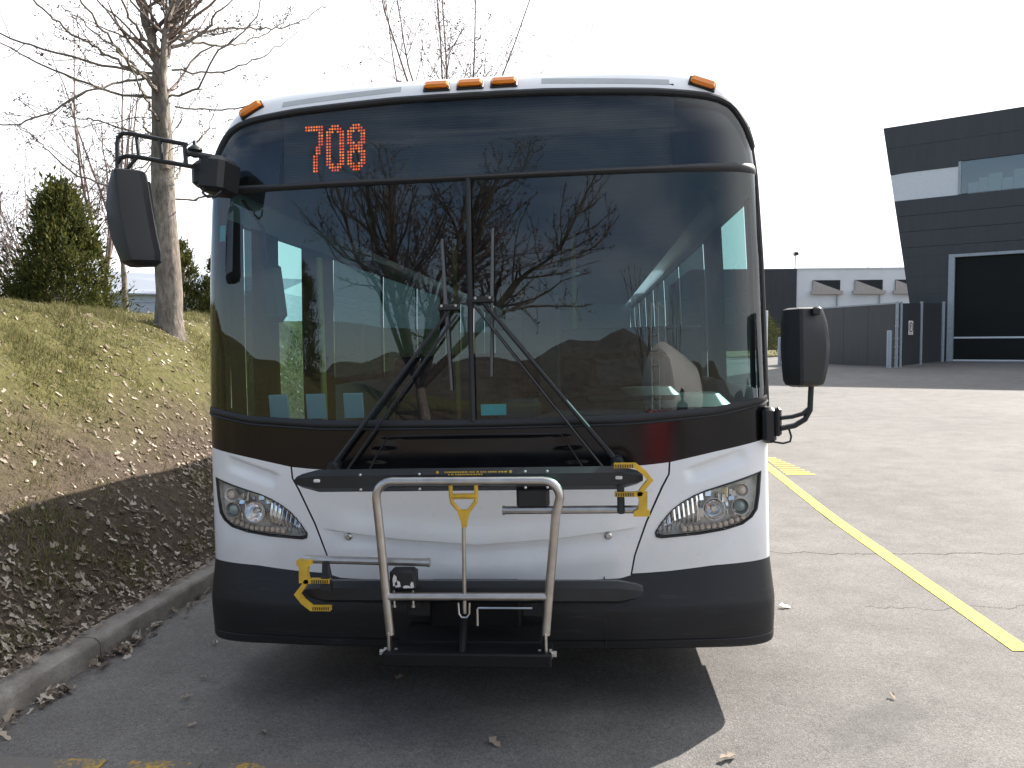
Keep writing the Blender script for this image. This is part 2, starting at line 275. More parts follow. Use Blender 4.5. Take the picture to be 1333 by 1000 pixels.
# ------------------------------------------------------------------ mesh helpers
class MB:
    def __init__(s): s.v = []; s.f = []
    def add(s, v, f):
        n = len(s.v); s.v += [tuple(p) for p in v]; s.f += [tuple(i + n for i in q) for q in f]; return s
    def box(s, c, d, rot=None):
        x, y, z = d[0] / 2, d[1] / 2, d[2] / 2
        P = [Vector((a * x, b * y, e * z)) for a in (-1, 1) for b in (-1, 1) for e in (-1, 1)]
        if rot is not None: P = [rot @ p for p in P]
        c = Vector(c)
        return s.add([p + c for p in P], [(0, 1, 3, 2), (4, 6, 7, 5), (0, 4, 5, 1), (2, 3, 7, 6), (0, 2, 6, 4), (1, 5, 7, 3)])
    def bbox(s, c, d, b=0.01, rot=None):     # chamfered box
        x, y, z = d[0] / 2, d[1] / 2, d[2] / 2; b = min(b, x * .9, y * .9, z * .9)
        def ring(xx, yy, zz, bb): return [(-xx + bb, -yy, zz), (xx - bb, -yy, zz), (xx, -yy + bb, zz), (xx, yy - bb, zz), (xx - bb, yy, zz), (-xx + bb, yy, zz), (-xx, yy - bb, zz), (-xx, -yy + bb, zz)]
        R = [ring(x - b, y - b, -z, b * .5), ring(x, y, -z + b, b), ring(x, y, z - b, b), ring(x - b, y - b, z, b * .5)]
        return s.rings(R, c, rot)
    def rings(s, R, c=(0, 0, 0), rot=None, cap=True):
        n = len(R[0]); V = []
        for r in R:
            for p in r:
                p = Vector(p)
                if rot is not None: p = rot @ p
                V.append(p + Vector(c))
        F = []
        for i in range(len(R) - 1):
            for j in range(n):
                a = i * n + j; b = i * n + (j + 1) % n; F.append((a, b, b + n, a + n))
        if cap: F.append(tuple(range(n - 1, -1, -1))); F.append(tuple(range((len(R) - 1) * n, len(R) * n)))
        return s.add(V, F)
    def tube(s, pts, r, n=8, closed=False, cap=True):
        pts = [Vector(p) for p in pts]; m = len(pts)
        rr = r if isinstance(r, (list, tuple)) else [r] * m
        V = []; prev = None
        for i, p in enumerate(pts):
            if closed: t = pts[(i + 1) % m] - pts[i - 1]
            else: t = pts[min(i + 1, m - 1)] - pts[max(i - 1, 0)]
            if t.length < 1e-9: t = Vector((0, 0, 1))
            t.normalize()
            if prev is None:
                a = Vector((0, 0, 1)) if abs(t.z) < .9 else Vector((1, 0, 0)); u = t.cross(a).normalized()
            else:
                u = prev - t * prev.dot(t)
                if u.length < 1e-6: u = t.orthogonal()
                u.normalize()
            prev = u; w = t.cross(u)
            for k in range(n):
                an = 2 * PI * k / n; V.append(p + (u * math.cos(an) + w * math.sin(an)) * rr[i])
        F = []
        for i in range(m if closed else m - 1):
            for k in range(n):
                a = i * n + k; b = i * n + (k + 1) % n; i2 = (i + 1) % m
                F.append((a, b, i2 * n + (k + 1) % n, i2 * n + k))
        if cap and not closed: F.append(tuple(range(n - 1, -1, -1))); F.append(tuple(range((m - 1) * n, m * n)))
        return s.add(V, F)
    def lathe(s, prof, c, axis=(0, 0, 1), n=20):       # prof: (radius, height along axis)
        q = Vector((0, 0, 1)).rotation_difference(Vector(axis)); R = []
        for r, h in prof: R.append([q @ Vector((max(r, 1e-4) * math.cos(2 * PI * k / n), max(r, 1e-4) * math.sin(2 * PI * k / n), h)) for k in range(n)])
        return s.rings(R, c, None, True)
    def prism(s, poly, d, place):                      # poly 2D, extruded by d; place(u, v, w) -> point
        n = len(poly); V = [place(u, v, 0) for u, v in poly] + [place(u, v, d) for u, v in poly]
        F = [tuple(range(n - 1, -1, -1)), tuple(range(n, 2 * n))] + [(i, (i + 1) % n, n + (i + 1) % n, n + i) for i in range(n)]
        return s.add(V, F)
    def grid(s, fn, nu, nv, skip=None):
        V = [fn(i / (nu - 1), j / (nv - 1)) for j in range(nv) for i in range(nu)]; F = []
        for j in range(nv - 1):
            for i in range(nu - 1):
                if skip and skip((i + .5) / (nu - 1), (j + .5) / (nv - 1)): continue
                a = j * nu + i; F.append((a, a + 1, a + nu + 1, a + nu))
        return s.add(V, F)
    def build(s, name, mat, parent=None, smooth=35, kind=None, fixn=False):
        me = bpy.data.meshes.new(name); me.from_pydata([tuple(v) for v in s.v], [], s.f); me.update()
        if fixn:
            import bmesh
            b = bmesh.new(); b.from_mesh(me); bmesh.ops.recalc_face_normals(b, faces=b.faces); b.to_mesh(me); b.free()
        if smooth:
            me.polygons.foreach_set('use_smooth', [True] * len(me.polygons)); me.set_sharp_from_angle(angle=math.radians(smooth))
        me.materials.append(M[mat]); o = bpy.data.objects.new(name, me); COL.objects.link(o)
        if parent: o.parent = parent
        if kind: o['kind'] = kind
        return o
def np_obj(name, V, F, mat, parent=None, kind=None, smooth=False):
    V = np.asarray(V, np.float32).reshape(-1, 3); F = np.asarray(F, np.int32); k = F.shape[1]
    me = bpy.data.meshes.new(name); me.vertices.add(len(V)); me.vertices.foreach_set('co', V.ravel())
    me.loops.add(F.size); me.loops.foreach_set('vertex_index', F.ravel())
    me.polygons.add(len(F)); me.polygons.foreach_set('loop_start', np.arange(0, F.size, k, dtype=np.int32))
    me.update(calc_edges=True); me.validate()
    if smooth: me.polygons.foreach_set('use_smooth', [True] * len(me.polygons))
    me.materials.append(M[mat]); o = bpy.data.objects.new(name, me); COL.objects.link(o)
    if parent: o.parent = parent
    if kind: o['kind'] = kind
    return o
def tag(o, label, cat, group=None):
    o['label'] = label; o['category'] = cat
    if group: o['group'] = group
    return o
def empty(name, loc=(0, 0, 0), label=None, cat=None, group=None):
    o = bpy.data.objects.new(name, None); COL.objects.link(o); o.location = loc; o.empty_display_size = .1
    if label: tag(o, label, cat, group)
    return o
def cp(o, parent=None):
    c = o.copy(); COL.objects.link(c)
    if parent: c.parent = parent
    return c
def lerp(x, xs, ys): return float(np.interp(x, xs, ys))
def smst(a, b, x):
    t = min(1, max(0, (x - a) / (b - a))); return t * t * (3 - 2 * t)

# ------------------------------------------------------------------ ground
ROLL = 0.0267
def gz(x, y): return ROLL * min(max(x, -3), 25) + 0.0275 * min(max(y - 4, 0), 41)
def bank_z(x, y):
    u = -2.30 - x
    z = lerp(u, [0, .35, 1.1, 1.6, 2.1, 2.6, 3.1, 4, 8, 30, 300], [.085, .18, .56, 1.06, 1.63, 2.00, 2.12, 2.18, 2.27, 2.5, 4.0])
    a = smst(.1, .8, u)
    n = math.sin(x * 2.3 + y * .9) * .03 + math.sin(y * 1.7 - x * 1.1 + 1.3) * .035 + math.sin(y * .45 + .6) * .05 + math.sin(x * 5.1 + 2 * math.sin(y * 2.2)) * .018
    return z - .06 + n * a + 0.0275 * min(max(y - 4, 0), 41) * .35 * smst(0, 3, u) + 0.0275 * min(max(y - 4, 0), 41) * (1 - smst(0, 3, u))
def sheet(name, xs, ys, zf, mat):
    nx = len(xs); V = [(x, y, zf(x, y)) for y in ys for x in xs]
    F = [(j * nx + i, j * nx + i + 1, (j + 1) * nx + i + 1, (j + 1) * nx + i) for j in range(len(ys) - 1) for i in range(nx - 1)]
    o = np_obj(name, V, F, mat, None, 'structure', True); return o
ysA = [-400, -150, -80, -40] + list(np.arange(-30, 60, 1.0)) + [70, 100, 160, 300, 700]
sheet('asphalt_lot', [-2.36, -1, 0, 1, 2, 3, 4, 6, 8, 10, 12, 15, 18, 22, 25, 30, 50, 120, 700], ysA, gz, 'asphalt')
xsB = [-2.285 - .09 * i for i in range(45)] + [-6.5, -7, -7.7, -8.5, -10, -13, -18, -25, -40, -80, -300, -700]
ysB = [-400, -150, -60] + list(np.arange(-30, -4, .6)) + list(np.arange(-4, 14, .14)) + list(np.arange(14, 50, .9)) + [60, 90, 160, 400, 700]
sheet('grass_bank', xsB, ysB, bank_z, 'bank')
# a lawn verge in front of the far white building
sheet('far_lawn', list(np.arange(4, 15.1, 1)), list(np.arange(38.2, 52, 1)), lambda x, y: gz(x, y) + .05, 'grass')
# kerb of cast blocks
kerb = empty('kerb', (0, 0, 0)); kerb['kind'] = 'structure'
prof = [(-2.15, -.02), (-2.155, .085), (-2.165, .104), (-2.185, .112), (-2.30, .117), (-2.31, -.02)]
for k in range(16):
    y0 = -12.0 + k * 2.5; y1 = y0 + 2.486; m = MB(); R = []
    for i in range(16):
        y = y0 + (y1 - y0) * i / 15
        R.append([(x + (random.uniform(-.004, .004) if j in (1, 2, 3) else 0), y, gz(-2.15, y) + z + (random.uniform(-.006, .004) if j in (1, 2, 3, 4) else 0)) for j, (x, z) in enumerate(prof)])
    m.rings(R).build('kerb_block', 'kerb', kerb, 40)

def strip(name, pts, w, mat, dz=.004):
    V = []; F = []
    for i, (x, y) in enumerate(pts):
        V += [(x - w / 2, y, gz(x - w / 2, y) + dz), (x + w / 2, y, gz(x + w / 2, y) + dz)]
    for i in range(len(pts) - 1): F.append((2 * i, 2 * i + 1, 2 * i + 3, 2 * i + 2))
    o = np_obj(name, V, F, mat, None, 'structure'); return o
strip('yellow_parking_line', [(2.705, y) for y in np.arange(.74, 24, .5)], .105, 'line')
hm = MB()
for k in range(9):
    y = 6.12 + k * .145; x1 = 3.13 - k * .022
    hm.add([(2.80, y, gz(2.80, y) + .004), (x1, y - .02, gz(x1, y) + .004), (x1 - .02, y + .05, gz(x1, y + .05) + .004), (2.80, y + .06, gz(2.80, y + .06) + .004)], [(0, 1, 2, 3)])
hm.build('yellow_hatching', 'line', None, 0, 'structure')
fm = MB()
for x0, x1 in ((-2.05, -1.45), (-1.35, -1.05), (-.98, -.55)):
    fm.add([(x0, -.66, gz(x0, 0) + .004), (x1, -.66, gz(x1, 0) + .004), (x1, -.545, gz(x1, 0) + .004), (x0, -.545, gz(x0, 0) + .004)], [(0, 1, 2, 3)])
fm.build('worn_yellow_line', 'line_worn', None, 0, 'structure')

# a wooded ridge on the far side of the yard, mirrored low in the windshield
def ridge(x, y):
    k = math.exp(-((y + 130) / 26.0) ** 2); return -1.5 + k * (13 + 3.5 * math.sin(x * .031 + 1) + 1.6 * math.sin(x * .11) + .9 * math.sin(x * .37 + y))
M['wood'] = simple('wooded_ridge', (0.075, 0.062, 0.045), 0.95, var=.45, vs=.6, obj=False)
sheet('hills', list(np.arange(-320, 321, 4.0)), list(np.arange(-190, -69, 6.0)), ridge, 'wood')

# ------------------------------------------------------------------ bus
bus = empty('bus', (0, 0, 0), 'white city bus with orange 708 destination sign and folded front bicycle rack', 'bus')
bus.rotation_euler = (0, -ROLL, 0)
BUSM = Matrix.Rotation(-ROLL, 4, 'Y')
ZL = [.2, 1.35, 2.0, 2.4, 2.6, 2.7, 2.8, 2.87, 2.92, 2.955, 2.975]
WL = [1.325, 1.325, 1.315, 1.30, 1.28, 1.26, 1.215, 1.15, 1.05, .86, .5]
LL = [0, .02, .05, .08, .11, .14, .175, .22, .29, .42, .8]
A_, N_ = .24, 3.4
BL = 12.0
_zz = np.linspace(.1, 2.975, 576); _k = np.exp(-np.linspace(-2.5, 2.5, 21) ** 2 / 2); _k /= _k.sum()
def _smooth(tab):
    v = np.interp(_zz, ZL, tab); p = np.concatenate([v[:1].repeat(10), v, v[-1] + (v[-1] - v[-11:-1][::-1])]); return np.convolve(p, _k, 'valid')[:len(v)]
WS, LS = _smooth(WL), _smooth(LL)
def S(t, z, off=0.0):
    w = lerp(z, _zz, WS); l = lerp(z, _zz, LS)
    a = abs(t); sg = 1 if t >= 0 else -1
    if a > PI / 2: x = w + off * .22; y = l + A_ + (a - PI / 2)
    else:
        s, c = math.sin(a), max(0, math.cos(a))
        x = (w + off * .22 * s) * s ** (2 / N_); y = l + A_ * (1 - c ** (2 / N_)) - off * c
    return Vector((sg * x, y, z))
def T(x, z):
    w = lerp(z, _zz, WS); q = min(1, abs(x) / w); return math.copysign(math.asin(min(1, q ** (N_ / 2))), x)
def P(x, z, off=0.0): return S(T(x, z), z, off)
def patch(name, nu, nv, fn, mat, parent=bus, skip=None, smooth=40):
    m = MB(); m.grid(lambda u, v: S(*fn(u, v)), nu, nv, skip); return m.build(name, mat, parent, smooth)
def xs_t(t, z): return S(t, z).x
def curve(xs, zs): return lambda t: lerp(min(abs(S(t, 1.0).x), 1.32), xs, zs)
c_btop = curve([0, .34, .51, .75, .85, 1.05, 1.32], [.595, .599, .607, .617, .623, .643, .652])
c_htop = curve([0, .4, .77, .86, 1.06, 1.32], [1.064, 1.072, 1.092, 1.101, 1.142, 1.19])
c_rbot = curve([0, .6, .71, 1.06, 1.29, 1.32], [1.268, 1.274, 1.276, 1.302, 1.343, 1.355])
c_gbot = curve([0, .6, .71, 1.06, 1.32], [1.305, 1.316, 1.320, 1.341, 1.385])
c_bbot = lambda t: 2.386
c_btp = curve([0, .86, 1.32], [2.412, 2.416, 2.43])
c_stop = curve([0, .38, .90, 1.071, 1.149, 1.205, 1.245, 1.27, 1.295, 1.32], [2.795, 2.792, 2.769, 2.754, 2.744, 2.730, 2.706, 2.672, 2.61, 2.52])
HP = PI / 2
# hood: centre panel between the two seams, shaped with the undercut crease
def seam_x(z): return lerp(z, [.60, .69, .84, .995, 1.05, 1.10], [.684, .702, .757, .829, .860, .864])
def crease_z(x): return lerp(abs(x), [0, .27, .36, .66, .8], [.744, .764, .771, .810, .83])
def hood_off(x, z):
    c = crease_z(x); e = smst(.74, .60, abs(x)); d = c - z
    if d < 0: o = .012 * smst(-.12, 0, d) * e
    else: o = (-.016 + .012 + .018 * smst(0, .14, d)) * e
    return o
def hood_fn(u, v):
    z0 = .585; z1 = 1.10; z = z0 + (z1 - z0) * v; sx = seam_x(z) - .004; x = -sx + 2 * sx * u
    for it in range(3):
        t = T(x, z); zb = c_btop(t) - .02; zt = c_htop(t); zc = crease_z(x)
        z = zb + (zc - .0005 - zb) * v / .399 if v < .4 else zc + .0005 + (zt - zc) * (v - .4) / .6
        sx = seam_x(z) - .004; x = -sx + 2 * sx * u
    return (T(x, z), z, hood_off(x, z) + .004)
patch('front_panel', 90, 101, hood_fn, 'white')
HEAD = [(1.272, 1.040), (1.165, 1.010), (1.09, .990), (1.020, .971), (.965, .949), (.915, .922), (.873, .891), (.841, .856), (.815, .823), (.798, .793), (.802, .775), (.824, .769), (.99, .781), (1.096, .795), (1.18, .815), (1.225, .843), (1.250, .875), (1.262, .94)]
def inpoly(x, z, poly):
    r = False; n = len(poly)
    for i in range(n):
        x1, z1 = poly[i]; x2, z2 = poly[i - 1]
        if (z1 > z) != (z2 > z) and x < (x2 - x1) * (z - z1) / (z2 - z1) + x1: r = not r
    return r
def cheek(x, z):   # pressed scoop above each headlight
    cx, cz, a = 1.07, 1.085, math.atan2(.07, .22); dx, dz = x - cx, z - cz
    p = dx * math.cos(a) + dz * math.sin(a); q = -dx * math.sin(a) + dz * math.cos(a)
    k = smst(.155, .10, abs(p)) * smst(.032, .018, abs(q)) if q > 0 else smst(.155, .10, abs(p)) * smst(.055, .0, abs(q))
    return -.016 * k
for sg in (-1, 1):
    def fend(u, v, sg=sg):
        z = .63 + (1.19 - .63) * v
        tmax = HP + .35
        for it in range(2):
            t0 = T(seam_x(z) + .004, z); t = t0 + (tmax - t0) * u; zb = c_btop(t) - .02; zt = c_htop(t); z = zb + (zt - zb) * v
        x = S(t, z).x
        return (sg * t, z, .004 + cheek(x, z))
    def sk(u, v, sg=sg):
        t, z, o = fend(u, v); p = S(t, z); return abs(t) < HP and inpoly(abs(p.x), z, HEAD)
    patch('headlight_panel', 130, 76, fend, 'white', bus, sk)
# dark backing behind the seams
for sg in (-1, 1): patch('seam_backing', 3, 30, lambda u, v, sg=sg: (lambda z: (sg * T(seam_x(z) - .02 + .04 * u, z), z, -.006))(.60 + .48 * v), 'rubber')
# bumper
bprof = [(.280, -.05), (.283, .035), (.294, .056), (.324, .064), (.328, .058), (.334, .064), (.40, .078), (.45, .086), (.478, .087), (.494, .081), (.515, .070), (None, .010), (None, .000), (None, -.03)]
def bump_fn(u, v):
    t = -(HP + .55) + (2 * HP + 1.1) * u; k = int(round(v * (len(bprof) - 1))); z, o = bprof[k]; tp = c_btop(t)
    if z is None: z = tp - .012 if k == len(bprof) - 3 else tp
    else: z = z - .012 * smst(.9, 1.3, abs(S(t, 1).x))
    return (t, z, o)
bumper = patch('bumper', 120, len(bprof), bump_fn, 'bumper', bus, None, 28)
m = MB()
for x in (.565,):
    m.tube([P(x, z, lerp(z, [.30, .45, .5, .60], [.060, .085, .078, .016])) for z in (.30, .36, .42, .48, .52, .60)], .003, 5)
m.build('bumper_joint', 'rubber', bumper)
# black panel under the windshield with its recessed access flap
def trap_in(x, z): return .30 > 0 and 1.075 < z < 1.232 and abs(x + .003) < lerp(z, [1.10, 1.238], [.475, .395])
def bp_fn(u, v):
    t = -(HP + .3) + (2 * HP + .6) * u; zb = c_htop(t); zt = c_rbot(t); z = zb + (zt - zb) * v; x = S(t, z).x
    d = min(lerp(z, [1.10, 1.238], [.475, .395]) - abs(x + .003), 1.236 - z)
    return (t, z, .002 - .010 * smst(0, .012, d))
patch('black_cowl', 170, 40, bp_fn, 'black_gloss')
m = MB(); m.tube([P(x, z, .001) for x, z in ((-.49, 1.09), (-.468, 1.13), (-.40, 1.237), (0, 1.240), (.388, 1.236), (.455, 1.13), (.478, 1.09))], .005, 6); m.build('cowl_flap_seal', 'rubber', bus)
# windshield panes, seals, bar, divider
for sg in (-1, 1):
    def gl(u, v, sg=sg):
        t = .02 * u * 0 + (.0003 + (1.43 - .0003) * u); zb = c_gbot(t); return (sg * t, zb + (c_bbot(t) - zb) * v, 0)
    patch('windshield', 60, 24, gl, 'glass')
    def pil(u, v, sg=sg):
        t = 1.43 + (HP + .16 - 1.43) * u; zb = c_rbot(t); zt = c_stop(t); return (sg * t, zb + (zt - zb) * v, .004)
    patch('corner_pillar', 10, 40, pil, 'black_gloss')
    m = MB(); m.tube([S(sg * (HP - .03), z, .012) for z in np.linspace(1.30, 2.62, 24)], .013, 8); m.build('pillar_seal', 'rubber', bus)
def lineT(fn, off, t0=-HP - .05, t1=HP + .05, n=70): return [S(t0 + (t1 - t0) * i / (n - 1), fn(t0 + (t1 - t0) * i / (n - 1)), off) for i in range(n)]
m = MB()
m.grid(lambda u, v: (lambda t: S(t, c_rbot(t) + (c_gbot(t) - c_rbot(t)) * v, .006 + .012 * math.sin(v * PI)))(-(HP + .1) + (2 * HP + .2) * u), 100, 7)
m.build('windshield_lower_seal', 'rubber', bus)
m = MB(); m.tube(lineT(c_rbot, .010), .006, 6); m.build('cowl_seal', 'rubber', bus)
m = MB()
m.grid(lambda u, v: (lambda t: S(t, c_bbot(t) + (c_btp(t) - c_bbot(t)) * v, .004 + .016 * math.sin(v * PI)))(-(HP + .1) + (2 * HP + .2) * u), 100, 7)
m.build('sign_bar', 'rubber', bus)
m = MB(); m.tube([P(-.006, z, .006) for z in np.linspace(1.30, 2.395, 20)], [.0125] * 20, 10); m.build('windshield_divider', 'rubber', bus)
# destination sign
sgn = patch('destination_sign', 90, 20, lambda u, v: (lambda t: (t, c_btp(t) + (c_stop(t) - c_btp(t)) * v, 0))(-1.43 + 2.86 * u), 'sign_glass')
def brd(u, v):
    x = -.90 + 1.83 * u; z = 2.405 + .40 * v; p = Vector((x, .165 + .10 * (z - 2.4) + .02 * x * x * 0, z)); return p
m = MB(); m.grid(brd, 12, 8); board = m.build('display_board', 'board', sgn, 0)
m = MB()
for sg in (-1, 1): m.grid(lambda u, v, sg=sg: S(sg * (.60 + .92 * u), c_btp(.6) - .02 + (.345 - .12 * u) * v, -.055), 16, 8)
m.grid(lambda u, v: Vector((-.95 + 1.9 * u, .23 + .15 * v, 2.765)), 4, 2)
m.build('sign_surround', 'black_gloss', sgn)
DIG = {'7': ["1111111", "1111111"] + ["0000011"] * 5 + ["0000110"] * 3 + ["0001100"] * 6,
       '0': ["0011100", "0111110", "1110111"] + ["1100011"] * 10 + ["1110111", "0111110", "0011100"],
       '8': ["0011100", "0111110", "1110111"] + ["1100011"] * 3 + ["1110111", "0111110", "0111110", "1110111"] + ["1100011"] * 3 + ["1110111", "0111110", "0011100"]}
for ch, x0 in (('7', -.790), ('0', -.688), ('8', -.586)):
    m = MB()
    for r, row in enumerate(DIG[ch]):
        for c_, q in enumerate(row):
            if q == '1':
                x = x0 + c_ * .0128; z = 2.695 - r * .0141; y = .165 + .10 * (z - 2.4) - .004
                m.add([(x + .0052 * math.cos(k * PI / 3), y, z + .0052 * math.sin(k * PI / 3)) for k in range(6)] , [(0, 1, 2, 3, 4, 5)])
    m.build('led_digit', 'led', sgn, 0)
# roof cap and roof body
def roof_fn(u, v):
    k = v; t = -(HP + 11.2) + (2 * HP + 22.4) * u
    return t
ts = list(np.linspace(-HP - 11.3, -HP - .2, 8)) + list(np.linspace(-HP, HP, 61)) + list(np.linspace(HP + .2, HP + 11.3, 8))
m = MB(); nv = 26
def roofp(u, v):
    t = ts[int(round(u * (len(ts) - 1)))]; zb = c_stop(t) if abs(t) < HP else lerp(abs(t), [HP, HP + .2], [2.52, 2.40])
    vv = 1 - (1 - v) ** 1.6; z = zb + (2.975 - zb) * vv; return S(t, z, .006)
m.grid(roofp, len(ts), nv); nrow = len(ts); base = (nv - 1) * nrow
for i in range(nrow // 2): m.f.append((base + i, base + i + 1, base + nrow - 2 - i, base + nrow - 1 - i))
roof = m.build('roof', 'white', bus, 50)
m = MB(); m.tube(lineT(c_stop, .004, -HP, HP, 90), .016, 8); m.build('roof_edge_seal', 'rubber', roof)
for sg in (-1, 1):
    def gs(u, v, sg=sg):
        x = .33 + .58 * u; z = lerp(x, [.33, .91], [2.838, 2.800]) + .030 * v; return S(sg * T(x, z), z, .0075)
    m = MB(); m.grid(gs, 24, 4); m.build('roof_grip_strip', 'grey_strip', roof)
def marker(x, z, w=.115, h=.043, lab=None):
    c = P(x, z, .006); a = P(x - .03, z, 0); b = P(x + .03, z, 0); dn = P(x, z - .02, 0); upv = (P(x, z + .02, 0) - dn).normalized()
    if abs(x) > .9: upv = (upv + Vector((0, 0, .6))).normalized()
    tx = (P(x + .04, z - .02 * 0 + (-.014 if x > .9 else .022 if x < -.9 else 0), 0) - P(x - .04, z + (.014 if x > .9 else -.022 if x < -.9 else 0), 0)).normalized()
    nn = tx.cross(upv).normalized(); nn = nn if nn.y < 0 else -nn; upv = nn.cross(tx)
    if upv.z < 0: upv = -upv
    R = Matrix((tx, -nn, upv)).transposed()
    m = MB(); m.bbox(c + nn * .004, (w + .012, .012, h + .012), .004, R); base = m.build('marker_light', 'rubber', roof)
    m = MB(); m.bbox(c + nn * .018, (w, .026, h), .010, R); m.build('amber_lens', 'amber', base)
for x in (-.158, -.001, .157): marker(x, 2.846)
marker(-1.075, 2.805); marker(1.06, 2.803)
m = MB(); m.tube([(.62, 4.2, 2.95), (.625, 4.2, 3.62)], .008, 6); m.lathe([(.03, 0), (.03, .02), (.012, .05)], (.62, 4.2, 2.96)); m.build('antenna', 'rubber', roof)

# body sides: panels, posts and panes
def side_strip(m, sg, y0, y1, z0, z1, off=0.0, n=4):
    m.grid(lambda u, v: Vector((sg * (lerp(z0 + (z1 - z0) * v, ZL, WL) + off), y0 + (y1 - y0) * u, z0 + (z1 - z0) * v)), 2, n)
LWIN = [(.60, .70), (1.08, 1.46), (2.10, 3.4), (3.5, 4.8), (4.9, 6.2), (6.6, 7.6), (7.8, 9.0), (9.1, 10.3), (10.4, 11.5)]
RWIN = [(.56, 1.25), (2.0, 3.4), (3.5, 4.8), (4.9, 6.2), (6.3, 7.6), (7.7, 9.0), (9.1, 10.3), (10.4, 11.5)]
for sg, wins in ((-1, LWIN), (1, RWIN)):
    m = MB(); side_strip(m, sg, .42, BL, .28, 1.02 if sg > 0 else .30); side_strip(m, sg, 1.6, BL, .28, 1.45) if sg < 0 else side_strip(m, sg, .42, BL, 1.02, 1.40)
    side_strip(m, sg, .42, BL, 2.30, 2.47)
    body = m.build('side_panel', 'white', bus)
    ed = [.42] + [e for w in wins for e in w] + [BL]
    for i in range(0, len(ed), 2):
        m = MB(); side_strip(m, sg, ed[i], ed[i + 1], .45 if (sg < 0 and ed[i] < 1.5) else 1.40, 2.32, -.003); m.build('window_post', 'black', body)
    for (a, b) in wins:
        m = MB(); side_strip(m, sg, a, b, .45 if (sg < 0 and b < 1.6) else 1.40, 2.31, -.006); m.build('side_window', 'clear_glass' if 1.0 < b < 1.6 else 'side_glass', body, 0)
m = MB(); m.box((0, BL - .1, 1.45), (2.60, .04, 2.3)); m.build('rear_wall', 'white', bus, 0)
# interior
m = MB(); m.grid(lambda u, v: Vector((-1.28 + 2.56 * u, .30 + 11.6 * v, .42)), 2, 2); m.build('cabin_floor', 'floor', bus, 0)
m = MB(); m.grid(lambda u, v: Vector((-1.22 + 2.44 * u, .34 + 11.6 * v, 2.44 - .0 * v)), 4, 2); m.build('cabin_ceiling', 'ceiling', bus, 0)
m = MB(); m.grid(lambda u, v: S(-1.35 + 2.7 * u, .45 + .85 * v, -.12), 40, 4); m.build('front_bulkhead', 'floor', bus)
m = MB(); m.grid(lambda u, v: (lambda x: Vector((x, lerp(v, [0, 1], [P(x, 1.3).y + .02, .62 if x > -.3 else .40]), 1.30 - .04 * v)))(-1.25 + 2.5 * u), 30, 4)
m.bbox((.78, .66, 1.22), (.9, .34, .30), .06); m.bbox((.72, .60, 1.36), (.5, .16, .10), .04); m.build('dashboard', 'black', bus)
m = MB(); c = Vector((.74, .78, 1.30)); ax = Vector((0, -.55, 1)).normalized(); u_ = Vector((1, 0, 0)); w_ = ax.cross(u_)
m.tube([c + (u_ * math.cos(a) + w_ * math.sin(a)) * .23 for a in np.linspace(0, 2 * PI, 33)[:-1]], .016, 8, True)
m.tube([c - u_ * .22, c, c + u_ * .22], .014, 6); m.tube([c, c - w_ * .2], .014, 6); m.lathe([(.05, -.02), (.05, .02)], c, ax, 14); m.tube([c, c - ax * .4], .03, 8); m.build('steering_wheel', 'black', bus)
def seat(x, y, w=.45, rot=0, mat='seat', name='passenger_seat'):
    m = MB(); R = Matrix.Rotation(rot, 3, 'Z'); c = Vector((x, y, 0))
    m.bbox(c + R @ Vector((0, 0, .86)), (w, .44, .10), .03, R); m.bbox(c + R @ Vector((0, .23, 1.22)), (w, .09, .72), .04, R @ Matrix.Rotation(-.12, 3, 'X')); s = m.build(name, mat, bus)
    m = MB(); m.tube([c + Vector((0, 0, .42)), c + Vector((0, 0, .84))], .04, 8); m.build('seat_leg', 'black', s); return s
seat(.78, 1.40, .52, 0, 'black', 'driver_seat')
for y in (3.2, 4.0, 5.0, 6.2, 7.0, 8.0, 9.0, 10.0):
    for x in (-1.0, -.55, .55, 1.0): seat(x, y, .42)
def stanchion(x, y, z0=.42, z1=2.44, mat='pole'):
    m = MB(); m.tube([(x, y, z0), (x, y, z1)], .017, 8); return m.build('grab_pole', mat, bus)
stanchion(-1.02, .98, 1.0, 2.18); stanchion(-1.08, .52, .9, 1.42); stanchion(-.45, 2.3); stanchion(.42, 2.3); stanchion(-.45, 5.6); stanchion(.42, 5.6); stanchion(-.4, 7.6); stanchion(.4, 8.6)
m = MB()
for x in (-.45, .45): m.tube([(x, 1.9, 2.12), (x, 11, 2.12)], .016, 8)
m.build('overhead_rail', 'steel', bus)
m = MB(); m.bbox((.32, 1.75, 1.45), (.03, .5, 1.7), .01); m.bbox((.80, 1.98, 1.1), (.95, .03, 1.3), .01); m.build('driver_partition', 'interior', bus)
m = MB(); m.bbox((.14, .78, 1.14), (.22, .22, .42), .03); m.bbox((.14, .78, .72), (.16, .16, .5), .02); m.build('fare_box', 'interior', bus)
m = MB(); m.bbox((-1.03, .30, 1.93), (.115, .07, .30), .03, Matrix.Rotation(-.10, 3, 'Y')); im = m.build('interior_mirror', 'black', bus)
m = MB(); m.tube([(-1.05, .3, 2.07), (-1.06, .28, 2.25), (-1.14, .24, 2.38)], .008, 6); m.build('mirror_stem', 'black', im)
m = MB(); m.grid(lambda u, v: S(-(1.02 + .085 * u), 2.17 + .075 * v, -.006), 4, 4); m.build('sticker', 'teal', bus)
m = MB(); m.grid(lambda u, v: P(.03 + .115 * u, 1.325 + .05 * v, -.006), 4, 3); m.build('permit_card', 'teal', bus)
